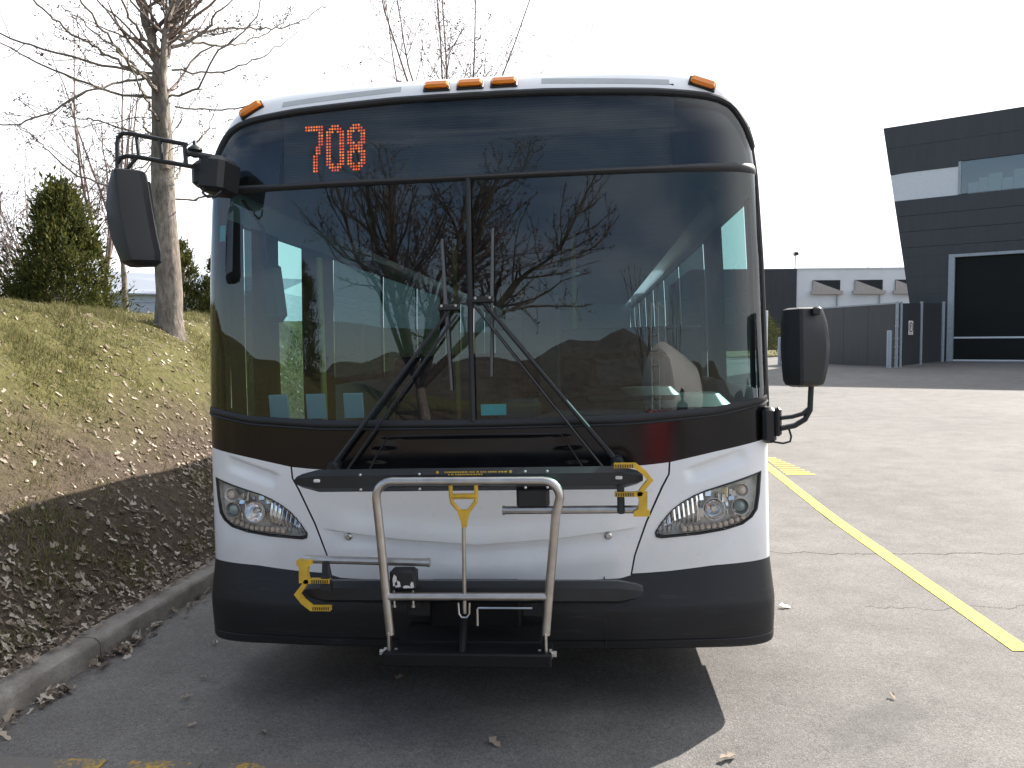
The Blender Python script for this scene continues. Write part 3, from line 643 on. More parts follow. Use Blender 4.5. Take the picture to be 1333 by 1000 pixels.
# small things standing on the dashboard
for i, (x, cc) in enumerate(((-1.02, 'leftmost'), (-.83, 'middle'), (-.64, 'rightmost'))):
    m = MB(); m.bbox((0, 0, .063), (.098, .012, .126), .003, Matrix.Rotation(.12, 3, 'X')); o = m.build('leaflet', 'paper')
    o.matrix_world = BUSM @ Matrix.Translation((x, .30, 1.30)); tag(o, '%s of three pale leaflets standing behind the windshield above the left headlight' % cc, 'leaflet', 'leaflets on the dashboard')
# wheels
def wheel(x, y):
    m = MB(); m.lathe([(.30, -.13), (.44, -.14), (.475, -.10), (.48, 0), (.475, .10), (.44, .14), (.30, .13)], (x, y, .48), (1, 0, 0), 32); w = m.build('wheel', 'rubber', bus)
    m = MB(); s = 1 if x > 0 else -1; m.lathe([(.0, 0), (.10, .03), (.12, .0), (.26, -.02), (.30, .05), (.302, -.2)], (x + s * .09, y, .48), (s, 0, 0), 24); m.build('rim', 'chrome', w)
for x in (-1.195, 1.195):
    for y in (2.55, 9.2):
        wheel(x, y); m = MB(); sx_ = 1.329 if x > 0 else -1.329
        m.add([(sx_, y + .60 * math.cos(a), .50 + .56 * math.sin(a)) for a in np.linspace(0, PI, 17)] + [(sx_, y - .60, .275), (sx_, y + .60, .275)], [tuple(range(19))]); m.build('wheel_arch', 'rubber', bus, 0)
m = MB(); m.box((0, 6.2, .36), (2.3, 11.2, .1)); m.box((0, .42, .30), (2.10, .70, .03)); m.build('chassis', 'rubber', bus, 0)

# headlights
for sg in (-1, 1):
    poly = HEAD; n = len(poly); cx = sum(p[0] for p in poly) / n; cz = sum(p[1] for p in poly) / n
    fine = []
    for i in range(n):
        a = poly[i]; b = poly[(i + 1) % n]
        for k in range(3): fine.append((a[0] + (b[0] - a[0]) * k / 3, a[1] + (b[1] - a[1]) * k / 3))
    def q(x, z, off): return S(sg * T(x, z), z, off)
    def shrink(p, k): return (p[0] + (cx - p[0]) * k, p[1] + (cz - p[1]) * k * 1.6)
    m = MB(); N3 = len(fine); V = []; F = []
    layers = [(-.024, .008), (-.012, .010), (.012, .009), (.020, -.004)]
    for k, off in layers: V += [q(*shrink(p, k), off) for p in fine]
    for l in range(len(layers) - 1):
        for i in range(N3): F.append((l * N3 + i, l * N3 + (i + 1) % N3, (l + 1) * N3 + (i + 1) % N3, (l + 1) * N3 + i))
    hl = m.add(V, F).build('headlight', 'rubber', bus, 40)
    def fan(mb, k, off):
        ring = [q(*shrink(p, k), off) for p in fine]; mid = [q(*shrink(p, .5 + k / 2), off) for p in fine]; cc = q(cx, cz, off)
        V = ring + mid + [cc]; F = []
        for i in range(N3):
            j = (i + 1) % N3; F += [(i, j, N3 + j, N3 + i), (N3 + i, N3 + j, 2 * N3)]
        mb.add(V, F)
    m = MB(); fan(m, .02, -.004); m.build('lens', 'lens', hl)
    m = MB(); fan(m, 0.0, -.065); ring = [q(*shrink(p, .0), -.065) for p in fine] + [q(*shrink(p, .05), -.006) for p in fine]
    m.add(ring, [(i, (i + 1) % N3, N3 + (i + 1) % N3, N3 + i) for i in range(N3)]); m.build('lamp_housing', 'lamp_dark', hl)
    def cup(x, z, r, mat, nm, d=.05):
        c = q(x, z, -.062); m = MB(); m.lathe([(r * .25, 0), (r * .55, .006), (r * .85, .022), (r, d), (r * 1.05, d), (r * .9, .018), (r * .5, .0)], c, (0, -1, 0), 20); o = m.build(nm, mat, hl)
        return c
    c = cup(1.195, .965, .030, 'lamp_dark', 'indicator_cup', .04); m = MB(); m.lathe([(.0, .045), (.012, .042), (.022, .03), (.026, .01)], c, (0, -1, 0), 16); m.build('indicator_bulb', 'amber_dim', hl)
    c = cup(1.185, .895, .036, 'chrome', 'projector_ring', .045); m = MB(); m.lathe([(.0, .05), (.012, .047), (.024, .036), (.03, .015)], c, (0, -1, 0), 16); m.build('projector_lens', 'lens_grey', hl)
    c = cup(1.065, .888, .047, 'chrome', 'reflector_bowl', .05); m = MB(); m.tube([c, c + Vector((0, -.04, 0))], .010, 8); m.build('bulb', 'chrome', hl)
    m = MB()
    for i in range(9):
        x = .985 - i * .0205; h0 = lerp(x, [.80, .84, .99], [.79, .785, .815]); h1 = lerp(x, [.80, .88, .99], [.81, .885, .945])
        m.tube([q(x, h0, -.045), q(x, (h0 + h1) / 2, -.02), q(x, h1, -.045)], [.0095, .0105, .0095], 6)
    m.build('ribbed_reflector', 'chrome', hl)
    m = MB()
    for i in range(11):
        x = .93 + i * .0265; z = lerp(x, [.93, 1.10, 1.22], [.797, .812, .850]); m.bbox(q(x, z, -.035), (.022, .03, .026), .006)
    m.build('reflector_row', 'amber_dim', hl)
    rf = random.Random(5); m = MB()
    for i in range(34):
        x = rf.uniform(.97, 1.16); z = rf.uniform(lerp(x, [.9, 1.2], [.835, .86]), lerp(x, [.97, 1.02, 1.16], [.925, .955, .965]))
        if math.hypot(x - 1.065, z - .888) < .05 or math.hypot(x - 1.185, z - .895) < .045: continue
        m.bbox(q(x, z, -.052), (rf.uniform(.012, .03), .012, rf.uniform(.02, .05)), .003, Matrix.Rotation(rf.uniform(-.5, .5), 3, 'Z') @ Matrix.Rotation(rf.uniform(-.5, .3), 3, 'X'))
    m.build('facet_reflector', 'chrome', hl, 20, 'stuff')

# tow-eye covers
for x in (-.598, .588):
    c = P(x, .78, .0); m = MB(); m.lathe([(.017, .0), (.017, .008), (.010, .014), (.0, .014)], c, (0, -1, 0), 14); m.build('tow_cover', 'bolt', bus)

# wipers
def wiper(sg, piv, tip, btop, bbot):
    pv = P(piv[0], piv[1], .035); tp = P(tip[0], tip[1], .045)
    d = (tp - pv).normalized(); s = Vector((d.z, 0, -d.x)).normalized() * .016
    m = MB(); m.tube([pv, pv + (tp - pv) * .35 + Vector((0, -.02, 0)), tp], [.013, .010, .008], 7); m.lathe([(.03, 0), (.03, .04), (.018, .06)], P(piv[0], piv[1], 0), (0, -1, 0), 12); w = m.build('wiper', 'black', bus)
    m = MB(); p2 = P(piv[0] + .065 * sg * -1, piv[1] - .02, .035); t2 = tp + Vector((.035 * -sg, 0, -.02)); m.tube([p2, p2 + (t2 - p2) * .4 + Vector((0, -.015, 0)), t2], .006, 6); m.build('wiper_link', 'black', w)
    bt = P(*btop, .016); bb = P(*bbot, .016); m = MB(); m.tube([bt + (bb - bt) * k for k in np.linspace(0, 1, 10)], .007, 6)
    mid = bt + (bb - bt) * .42; m.tube([bt + (bb - bt) * .02 + Vector((0, -.01, 0)), mid + Vector((0, -.03, 0)), bt + (bb - bt) * .85 + Vector((0, -.01, 0))], .006, 6); m.build('wiper_blade', 'blade', w)
    m = MB(); m.bbox(tp + Vector((0, -.004, .012)), (.10, .02, .03), .006); m.build('blade_bracket', 'black', w)
    for dx in (-.032, .032):
        m = MB(); m.lathe([(.006, 0), (.006, .012)], tp + Vector((dx, -.008, .02)), (0, -1, 0), 8); m.build('bracket_bolt', 'bolt', w)
wiper(-1, (-.65, 1.11), (-.095, 1.80), (-.127, 2.124), (-.098, 1.442)); wiper(1, (.633, 1.112), (.058, 1.83), (.104, 2.163), (.084, 1.50))

# left mirror on its outrigger frame
m = MB(); by = -.10
m.bbox((-1.155, .03, 2.448), (.125, .20, .165), .022, Matrix.Rotation(.12, 3, 'Y')); m.bbox((-1.215, .0, 2.45), (.07, .12, .12), .02); arm = m.build('mirror_bracket', 'rubber', bus)
def arc(pts, n=6): return pts
m = MB(); m.tube([(-1.235, by, 2.565), (-1.50, by, 2.628), (-1.535, by, 2.630), (-1.556, by, 2.612), (-1.562, by, 2.58), (-1.568, by, 2.44)], .010, 8)
m.tube([(-1.215, by, 2.468), (-1.47, by, 2.523), (-1.52, by, 2.530), (-1.548, by, 2.522), (-1.565, by, 2.50)], .0105, 8)
m.tube([(-1.47, by, 2.62), (-1.462, by, 2.523)], .009, 8); m.tube([(-1.36, by, 2.595), (-1.355, by, 2.50)], .009, 8); m.tube([(-1.247, by, 2.565), (-1.243, by, 2.475)], .010, 8)
m.tube([(-1.47, by, 2.523), (-1.54, by, 2.45)], .008, 8)
m.build('outrigger_frame', 'black', arm)
m = MB(); m.lathe([(.012, 0), (.018, .02), (.034, .03), (.030, .04), (.010, .055), (.006, .075)], (-1.215, by + .03, 2.515), (0, 0, 1), 14); m.tube([(-1.24, by, 2.53), (-1.15, by + .06, 2.52)], .014, 8); m.build('clamp', 'black', arm)
m = MB(); m.tube([(-1.19, by + .05, 2.40), (-1.185, by + .03, 2.355), (-1.16, by + .02, 2.335), (-1.13, by + .03, 2.34), (-1.11, by + .05, 2.365)], .006, 6); m.build('mirror_cable', 'rubber', arm)
def housing(rows, y0, name, parent, ridge):
    R = []
    for (z, xl, xr, xm, d) in rows:
        k = .018
        R.append([(xl + k, y0 + .035, z), (xl, y0 + .015, z), (xl + .003, y0 - .02 * d, z), (xl + .02, y0 - .05 * d, z), (xm - .008, y0 - .105 * d, z), (xm + .006, y0 - .108 * d, z),
                  (xr - .03, y0 - .07 * d, z), (xr - .008, y0 - .045 * d, z), (xr, y0 - .01, z), (xr - k, y0 + .035, z)])
    m = MB(); m.rings(R); o = m.build(name, 'mirror_plastic', parent, 26, None, True); return o
hs = housing([(2.456, -1.572, -1.440, -1.512, .80), (2.450, -1.587, -1.432, -1.512, .97), (2.40, -1.602, -1.422, -1.510, 1), (2.31, -1.618, -1.411, -1.505, 1), (2.23, -1.615, -1.400, -1.495, 1), (2.15, -1.598, -1.388, -1.482, 1), (2.09, -1.575, -1.376, -1.470, 1), (2.055, -1.560, -1.378, -1.463, .95), (2.035, -1.53, -1.41, -1.463, .5)], by, 'mirror_housing', arm, True)
m = MB(); m.grid(lambda u, v: Vector((-1.555 - .02 * v + (.15 - .01 * v) * u, by + .0355, 2.09 + .33 * v)), 2, 2); m.build('mirror_glass', 'chrome', arm, 0)
# right mirror
m = MB(); m.bbox((1.315, .16, 1.25), (.06, .12, .16), .015); m.bbox((1.352, .12, 1.265), (.028, .05, .13), .01); arm2 = m.build('mirror_bracket', 'black', bus)
m = MB(); m.tube([(1.36, .1, 1.237), (1.42, .1, 1.248), (1.465, .1, 1.275), (1.487, .1, 1.315), (1.494, .1, 1.44)], .0125, 8); m.tube([(1.36, .1, 1.283), (1.41, .1, 1.288), (1.455, .1, 1.30), (1.485, .1, 1.325)], .010, 8); m.build('mirror_arm', 'black', arm2)
m = MB(); m.tube([(1.395, .1, 1.235), (1.405, .1, 1.20), (1.40, .1, 1.178), (1.37, .1, 1.170), (1.32, .11, 1.178)], .005, 6); m.build('mirror_cable', 'rubber', arm2)
housing([(1.768, 1.40, 1.525, 1.43, .4), (1.760, 1.378, 1.542, 1.43, .9), (1.70, 1.370, 1.560, 1.428, 1), (1.60, 1.367, 1.570, 1.427, 1.05), (1.52, 1.370, 1.564, 1.428, 1), (1.45, 1.376, 1.550, 1.43, .95), (1.430, 1.385, 1.543, 1.432, .8), (1.420, 1.41, 1.515, 1.435, .4)], .10, 'mirror_housing', arm2, True)
m = MB(); m.grid(lambda u, v: Vector((1.385 + .165 * u, .1365, 1.45 + .29 * v)), 2, 2); m.build('mirror_glass', 'chrome', arm2, 0)
m = MB(); m.bbox((1.495, .01, 1.748), (.035, .03, .035), .006); m.build('mirror_clip', 'black', arm2)

# bicycle rack folded up against the front
ry = -.36
m = MB()
def corner(c, r, a0, a1, n=6): return [(c[0] + r * math.cos(a), ry, c[1] + r * math.sin(a)) for a in np.linspace(a0, a1, n)]
path = [(-.318, ry, .46), (-.330, ry, .62), (-.352, ry, .95)] + [(p[0], ry, p[2]) for p in corner((-.292, 1.028), .066, PI, PI / 2)] + [(p[0], ry, p[2]) for p in corner((.325, 1.022), .068, PI / 2, 0)] + [(.374, ry, .95), (.338, ry, .62), (.322, ry, .465)]
m.tube(path, .0185, 12); m.tube([(-.33, ry, .617), (.335, ry, .619)], .0165, 12)
rack = m.build('bike_rack', 'steel', bus, 50)
for sg in (-1, 1):
    x = .322 * sg; m = MB(); m.bbox((x, ry, .415), (.012, .045, .12), .004); m.build('pivot_plate', 'steel', rack)
    m = MB(); m.lathe([(.021, 0), (.021, .012), (.013, .016), (.013, .03)], (x + .012 * sg, ry, .385), (sg, 0, 0), 6); m.lathe([(.019, 0), (.019, .012)], (x - .02 * sg, ry, .385), (-sg, 0, 0), 6); m.build('pivot_bolt', 'bolt', rack)
m = MB(); m.tube([(0, ry, .935), (-.006, ry, .55)], .0085, 8); m.build('latch_rod', 'steel', rack)
m = MB(); hx = .003
m.tube([(hx - .052, ry, 1.075), (hx - .052, ry, 1.03), (hx - .048, ry, 1.005), (hx - .02, ry, .972), (hx, ry, .962), (hx + .02, ry, .972), (hx + .048, ry, 1.005), (hx + .052, ry, 1.03), (hx + .052, ry, 1.075)], .0085, 8)
m.tube([(hx - .052, ry, 1.03), (hx + .052, ry, 1.03)], .0105, 8)
for i in range(9): m.lathe([(.0125, -.0025), (.0125, .0025)], (hx - .036 + i * .009, ry, 1.03), (1, 0, 0), 8)
m.rings([[(hx - a, ry - b, z), (hx + a, ry - b, z), (hx + a, ry + b, z), (hx - a, ry + b, z)] for a, b, z in ((.010, .010, .905), (.013, .011, .93), (.028, .011, .975))]); m.build('release_handle', 'yellow_plastic', rack)
m = MB(); m.tube([(-.028, ry - .02, .60), (-.026, ry - .02, .555), (-.016, ry - .02, .54), (.006, ry - .02, .54), (.016, ry - .02, .555), (.018, ry - .02, .60)], .004, 6); m.build('rod_loop', 'bolt', rack)
m = MB(); m.tube([(.045, ry, .50), (.046, ry, .565), (.05, ry, .572), (.27, ry, .572)], .005, 6); m.build('stop_wire', 'bolt', rack)
def trayrings(x0, x1, zc, h, y0, dep, nose):
    R = []
    for x, k in ((x0, .35), (x0 + nose * .25, .6), (x0 + nose, 1), (x1 - nose, 1), (x1 - nose * .25, .6), (x1, .35)):
        hh = h * k / 2; dd = dep * (.6 + .4 * k); R.append([(x, y0 + .02, zc - hh * .8), (x, y0 - dd * .5, zc - hh), (x, y0 - dd, zc - hh * .55), (x, y0 - dd, zc + hh * .55), (x, y0 - dd * .5, zc + hh), (x, y0 + .02, zc + hh * .8)])
    return R
m = MB(); m.rings(trayrings(-.735, .728, 1.082, .096, -.22, .07, .10)); tr = m.build('wheel_tray', 'tray', rack, 30, None, True)
for x in (-.63, .63): 
    m = MB(); m.bbox((x, -.293, 1.088), (.028, .008, .014), .003); m.build('tray_rivet', 'sign_white', tr)
for x, z in ((-.44, 1.112), (-.44, 1.05), (-.19, 1.112), (-.19, 1.05), (.25, 1.118), (.34, 1.118), (.25, 1.052), (.34, 1.052)):
    m = MB(); m.lathe([(.006, 0), (.006, .012), (.003, .015)], (x, -.29, z), (0, -1, 0), 8); m.build('tray_bolt', 'bolt', tr)
m = MB()
for r, (x0, x1, z) in enumerate(((-.085, .165, 1.118), (-.07, .07, 1.108))):
    x = x0
    while x < x1:
        w = random.choice((.006, .009, .012)); m.box((x + w / 2, -.2925 + (.0 if r else .0), z), (w, .003, .0055)); x += w + random.choice((.003, .003, .007))
for x in (-.115, .19): m.lathe([(.006, 0), (.006, .003)], (x, -.291, 1.118), (0, -1, 0), 8)
m.build('warning_print', 'yellow_plastic', tr, 0, 'stuff')
m = MB(); m.rings(trayrings(-.728, .722, .600, .094, -.20, .07, .10)); tr2 = m.build('wheel_tray', 'tray', rack, 30, None, True)
# support arms with ratchet hooks
def hook(px, pz, sx, sz, name='ratchet_hook'):   # traced for the upper right hook, mirrored for the lower left one
    def k(x, z): return (px + sx * x, -.30, pz + sz * z)
    m = MB(); pl = lambda pts, d=.026: m.prism([(a, b) for a, b in pts], d, lambda u, v, w: (px + sx * u, -.315 + w, pz + sz * v))
    def thick(path, h):
        L_, R_ = [], []
        for i, p in enumerate(path):
            p = Vector(p); d0 = (p - Vector(path[i - 1])).normalized() if i else None; d1 = (Vector(path[i + 1]) - p).normalized() if i < len(path) - 1 else None
            d = ((d0 or d1) + (d1 or d0)).normalized(); nn = Vector((-d.y, d.x)); k_ = h / max(.5, nn.dot(Vector((-(d1 or d0).y, (d1 or d0).x)))); L_.append(tuple(p + nn * k_)); R_.append(tuple(p - nn * k_))
        for i in range(len(path) - 1): pl([L_[i], L_[i + 1], R_[i + 1], R_[i]])
    thick([(-.105, .064), (-.022, .064), (.014, .036), (.038, .004), (.014, -.024), (-.004, -.050)], .0095); thick([(-.105, -.052), (-.03, -.053), (.004, -.050)], .009)
    pl([(-.016, -.045), (.026, -.045), (.024, -.115), (.034, -.120), (.034, -.142), (-.03, -.142), (-.03, -.122), (-.012, -.112), (-.008, -.085)], .034)
    h = m.build(name, 'yellow_plastic', rack, 30, None, True)
    m = MB()
    for i in range(8):
        for zz in (.063, -.052): m.box(k(-.098 + i * .0095, zz), (.0035, .036, .014))
    m.build('hook_teeth', 'rubber', h, 0)
hook(.716, 1.075, 1, 1); hook(-.690, .614, -1, -1)
m = MB(); m.tube([(.158, -.27, .954), (.72, -.27, .954)], .0165, 10); m.tube([(.150, -.27, .954), (.16, -.27, .954)], .019, 10); a1 = m.build('support_arm', 'steel', rack)
m = MB(); m.bbox((.277, -.25, 1.005), (.135, .07, .085), .012); m.build('rubber_block', 'rubber', rack)
m = MB(); m.bbox((.636, -.292, 1.0), (.03, .02, .12), .006); m.build('arm_strap', 'tray', rack)
m = MB(); m.tube([(-.70, -.28, .752), (-.165, -.28, .738)], .0165, 10); m.tube([(-.172, -.28, .738), (-.16, -.28, .738)], .019, 10); m.build('support_arm', 'steel', rack)
m = MB(); m.bbox((-.270, -.29, .672), (.11, .07, .09), .012); blk = m.build('rubber_block', 'rubber', rack)
m = MB()
for (x, z, w, h) in ((-.300, .675, .018, .05), (-.288, .66, .022, .03), (-.25, .648, .03, .012), (-.228, .656, .014, .028)): m.add([(x - w / 2, -.3255, z - h / 2), (x + w / 2, -.3255, z - h * .4), (x + w * .35, -.3255, z + h * .3), (x - w * .2, -.3255, z + h / 2), (x - w * .6, -.3255, z + h * .1)], [(0, 1, 2, 3, 4)])
m.build('chipped_paint', 'sign_white', blk, 0)
m = MB(); m.rings([[(-.604 + a, -.295 + b, z) for a, b in ((-w, -.012), (w, -.012), (w, .012), (-w, .012))] for w, z in ((.020, .625), (.024, .64), (.014, .70), (.011, .745))]); m.build('arm_strap', 'tray', rack)
for x in (-.305, -.225):
    m = MB(); m.tube([(x, -.33, .635), (x, -.33, .57)], .005, 6); m.lathe([(.009, 0), (.009, .008)], (x, -.33, .565)); m.build('block_bolt', 'bolt', rack)
m = MB(); m.bbox((0, -.33, .372), (.69, .16, .055), .006); m.bbox((0, -.16, .40), (.60, .30, .03), .004); m.bbox((0, -.10, .50), (.40, .06, .22), .01); base = m.build('rack_base', 'base', rack)
m = MB(); m.tube([(-.010, ry + .01, .54), (-.018, ry + .02, .47), (-.02, ry - .02, .38)], .016, 8); m.build('rack_spring', 'base', rack)
for x in (-.235, .265):
    m = MB(); m.bbox((x, -.19, .53), (.10, .012, .10), .004); pl_ = m.build('mount_plate', 'bumper', rack)
    m = MB(); m.lathe([(.016, 0), (.016, .012)], (x, -.197, .54), (0, -1, 0), 10); m.build('mount_bolt', 'rubber', pl_)

# ------------------------------------------------------------------ trees
def tree_mesh(polys, n=5):
    """polys: list of (points Nx3, radii N) -> one vertex/face array"""
    V = []; F = []; c = 0
    for P_, R_ in polys:
        P_ = np.asarray(P_, float); k = len(P_); T_ = np.gradient(P_, axis=0); T_ /= np.linalg.norm(T_, axis=1)[:, None] + 1e-9
        a = np.where(np.abs(T_[:, 2:3]) < .9, np.array([[0, 0, 1.]]), np.array([[1., 0, 0]])); U = np.cross(T_, a); U /= np.linalg.norm(U, axis=1)[:, None] + 1e-9; W_ = np.cross(T_, U)
        nn = n if R_[0] > .012 else 3
        if R_[0] > .08: nn = 14
        an = np.arange(nn) * 2 * PI / nn
        ring = P_[:, None, :] + (U[:, None, :] * np.cos(an)[None, :, None] + W_[:, None, :] * np.sin(an)[None, :, None]) * np.asarray(R_)[:, None, None]
        V.append(ring.reshape(-1, 3)); i = np.arange(k - 1)[:, None] * nn; j = np.arange(nn)[None, :]; j2 = (j + 1) % nn
        F.append(np.stack([i + j, i + j2, i + nn + j2, i + nn + j], -1).reshape(-1, 4) + c); c += k * nn
    return np.concatenate(V), np.concatenate(F)
def wander(p, d, L, rng, k=7, curl=.25, up=.0):
    pts = [np.array(p, float)]; d = np.array(d, float); d /= np.linalg.norm(d)
    for i in range(k):
        d = d + rng.normal(0, curl / k ** .5, 3) + np.array([0, 0, up / k]); d /= np.linalg.norm(d); pts.append(pts[-1] + d * L / k)
    return np.array(pts)
def sub(polys, buds, pts, r0, rng, depth, dens, lenf, up=.35, minr=.0022, ang=(.5, 1.1)):
    seg = np.linalg.norm(np.diff(pts, axis=0), axis=1); L = seg.sum(); n = max(1, int(L * dens))
    for i in range(n):
        f = rng.uniform(.15, .98); s = f * (len(pts) - 1); a = int(s); a = min(a, len(pts) - 2); p = pts[a] + (pts[a + 1] - pts[a]) * (s - a)
        d = pts[a + 1] - pts[a]; d = d / (np.linalg.norm(d) + 1e-9); o = rng.normal(0, 1, 3); o -= d * o.dot(d); o /= np.linalg.norm(o) + 1e-9
        th = rng.uniform(*ang); nd = d * math.cos(th) + o * math.sin(th); l = lenf * L * rng.uniform(.35, 1) * (1.1 - .6 * f)
        if l < .05: continue
        q = wander(p, nd, l, rng, 6 if depth > 1 else 4, .35, up); r = max(minr, r0 * (1 - .7 * f) * .5)
        polys.append((q, np.linspace(r, max(minr * .7, r * .35), len(q))))
        if depth > 1: sub(polys, buds, q, r, rng, depth - 1, dens * 1.7, lenf * .85, up, minr, ang)
        else:
            for b in range(rng.integers(2, 5)): buds.append(q[rng.integers(1, len(q))] + rng.normal(0, .006, 3))
        buds.append(q[-1])
def bud_mesh(buds, size, rng):
    B = np.array(buds); n = len(B); s = size * rng.uniform(.6, 1.5, (n, 1)); d = rng.normal(0, 1, (n, 3)); d /= np.linalg.norm(d, axis=1)[:, None]; d[:, 2] = np.abs(d[:, 2]) * .7 + .2
    u = np.cross(d, rng.normal(0, 1, (n, 3))); u /= np.linalg.norm(u, axis=1)[:, None] + 1e-9; w = np.cross(d, u)
    V = np.stack([B, B + d * s + u * s * .35, B + d * s * 2, B + d * s - u * s * .35, B + d * s + w * s * .35, B + d * s - w * s * .35], 1).reshape(-1, 3)
    i = np.arange(n)[:, None] * 6; F = (i[:, :, None] + np.array([[[0, 1, 2, 3], [0, 4, 2, 5]]])).reshape(-1, 4); return V, F

# big bare tree on the bank
def big_tree():
    rng = np.random.default_rng(21); bx, by_ = -4.765, 6.026; bz = bank_z(bx, by_) - .06
    t = empty('bare_tree', (bx, by_, bz), 'large bare budding tree on the grass bank behind the left mirror', 'tree')
    def L(px, py, dy=0.0):   # measured in the tree's own upright plane, in metres
        return np.array([(px - 218.0) / 104.0, dy, (415 - py) / 104.0])
    C = lambda x, y, dy=0: L(x * .34, y * .34, dy)
    trunk = [L(219, 424), L(219, 412), L(218, 395), L(219, 360), L(216, 300), L(214, 250), L(213, 200), L(213, 150), L(212, 100), L(211, 70)]
    tr_r = [.195, .180, .168, .158, .150, .142, .135, .118, .100, .075]
    polys = []; main = []
    main.append(([C(628, 300), C(612, 180), C(585, 80), C(555, -60), C(530, -300), C(480, -700), C(470, -1100)], .072))
    main.append(([C(652, 600, -.10), C(656, 430, -.14), C(662, 300, -.15), C(672, 150, -.16), C(690, 0, -.1), C(720, -300, 0), C(760, -800, .2)], .062))
    main.append(([C(622, 240), C(640, 120, .1), C(660, 0, .2), C(640, -200, .4), C(600, -600, .7), C(580, -1200, .9)], .060))
    br = [([(620, 235), (430, 215), (250, 185), (100, 130), (0, 100), (-150, 20)], .026, -1.0), ([(640, 335), (450, 310), (300, 260), (150, 190), (0, 105), (-120, 60)], .026, -.6),
          ([(600, 475), (480, 430), (330, 390), (200, 345), (60, 320), (-100, 250)], .020, .8), ([(620, 660), (430, 662), (250, 600), (100, 490), (0, 415), (-120, 330)], .024, .5),
          ([(600, 250), (510, 275), (440, 350), (330, 440), (200, 490), (0, 495), (-100, 500)], .024, -1.4), ([(620, 700), (700, 700), (760, 690), (850, 640), (930, 600)], .022, .6),
          ([(640, 330), (760, 300), (870, 200), (980, 120), (1040, 30), (1080, -60)], .022, -.3), ([(670, 225), (800, 210), (900, 180), (1000, 80), (1060, -40)], .020, .9),
          ([(680, 360), (800, 350), (930, 330), (1100, 290), (1230, 240), (1290, 180)], .017, 1.2), ([(680, 440), (720, 410), (750, 360), (800, 290)], .012, -.5),
          ([(672, 140), (770, 60), (830, 0), (900, -120)], .032, .4), ([(640, 155), (740, 90), (820, 20), (880, -60)], .024, -.7), ([(590, 120), (450, 60), (330, 20), (220, -60)], .022, .5),
          ([(600, 520), (450, 560), (300, 545), (150, 570), (0, 600)], .015, 1.5), ([(610, 400), (480, 420), (350, 500), (260, 560)], .012, -.9), ([(600, 170), (480, 20), (400, -100)], .02, -1.2),
          ([(630, 560), (560, 500), (420, 505), (300, 520), (150, 500)], .013, 1.0), ([(660, 520), (760, 500), (860, 480), (960, 500)], .012, -.4), ([(300, 0), (360, 180), (400, 240)], .012, -.8)]
    for pts, r, dy in br: r *= .72; main.append(([C(x, y, dy * i / (len(pts) - 1) + .15 * math.sin(i * 2.1)) for i, (x, y) in enumerate(pts)], r))
    for k in range(26):   # crown above the picture
        z = rng.uniform(4.0, 10.5); a = rng.uniform(0, 2 * PI); l = rng.uniform(1.8, 3.6) * (1.15 - z / 14)
        q = wander((-.15 + .1 * math.cos(a), .3 + .1 * math.sin(a), z), (math.cos(a), math.sin(a), .7), l, rng, 7, .3, .6); main.append((list(q), .03))
    for k in range(13):   # limbs towards the viewer and away
        z = rng.uniform(1.7, 4.2); a = rng.choice([-1, 1]) * PI / 2 + rng.normal(0, .5); l = rng.uniform(1.4, 2.8); q = wander((-.03, 0, z), (math.cos(a), math.sin(a), .25), l, rng, 8, .35, .4); main.append((list(q), .02))
    polys.append((np.array(trunk), tr_r)); V, F = tree_mesh(polys); 
    rr = V - V.mean(0); V[:, 0] += .006 * np.sin(V[:, 2] * 9 + V[:, 1] * 40); np_obj('trunk', V, F, 'bark', t, None, True)
    pl = []; buds = []
    for pts, r in main:
        pts = np.array(pts); f = np.linspace(0, 1, len(pts)); k = np.linspace(0, 1, len(pts) * 4); q = np.stack([np.interp(k, f, pts[:, i]) for i in range(3)], 1)
        for it in range(2): q[1:-1] = (q[:-2] + 2 * q[1:-1] + q[2:]) / 4
        q[1:-1] += rng.normal(0, .012, q[1:-1].shape); pl.append((q, np.linspace(r, r * .28, len(q))))
    V, F = tree_mesh(pl, 6); np_obj('limb', V, F, 'bark', t, None, True)
    tw = []
    for q, R_ in pl: sub(tw, buds, q, R_[0], rng, 2, 4.2, .34, .4)
    V, F = tree_mesh(tw, 4); cr_ = np_obj('crown', V, F, 'twig', t, None, True); V, F = bud_mesh(buds, .017, rng); np_obj('bud', V, F, 'bud', cr_, 'stuff')
    return t
big_tree()
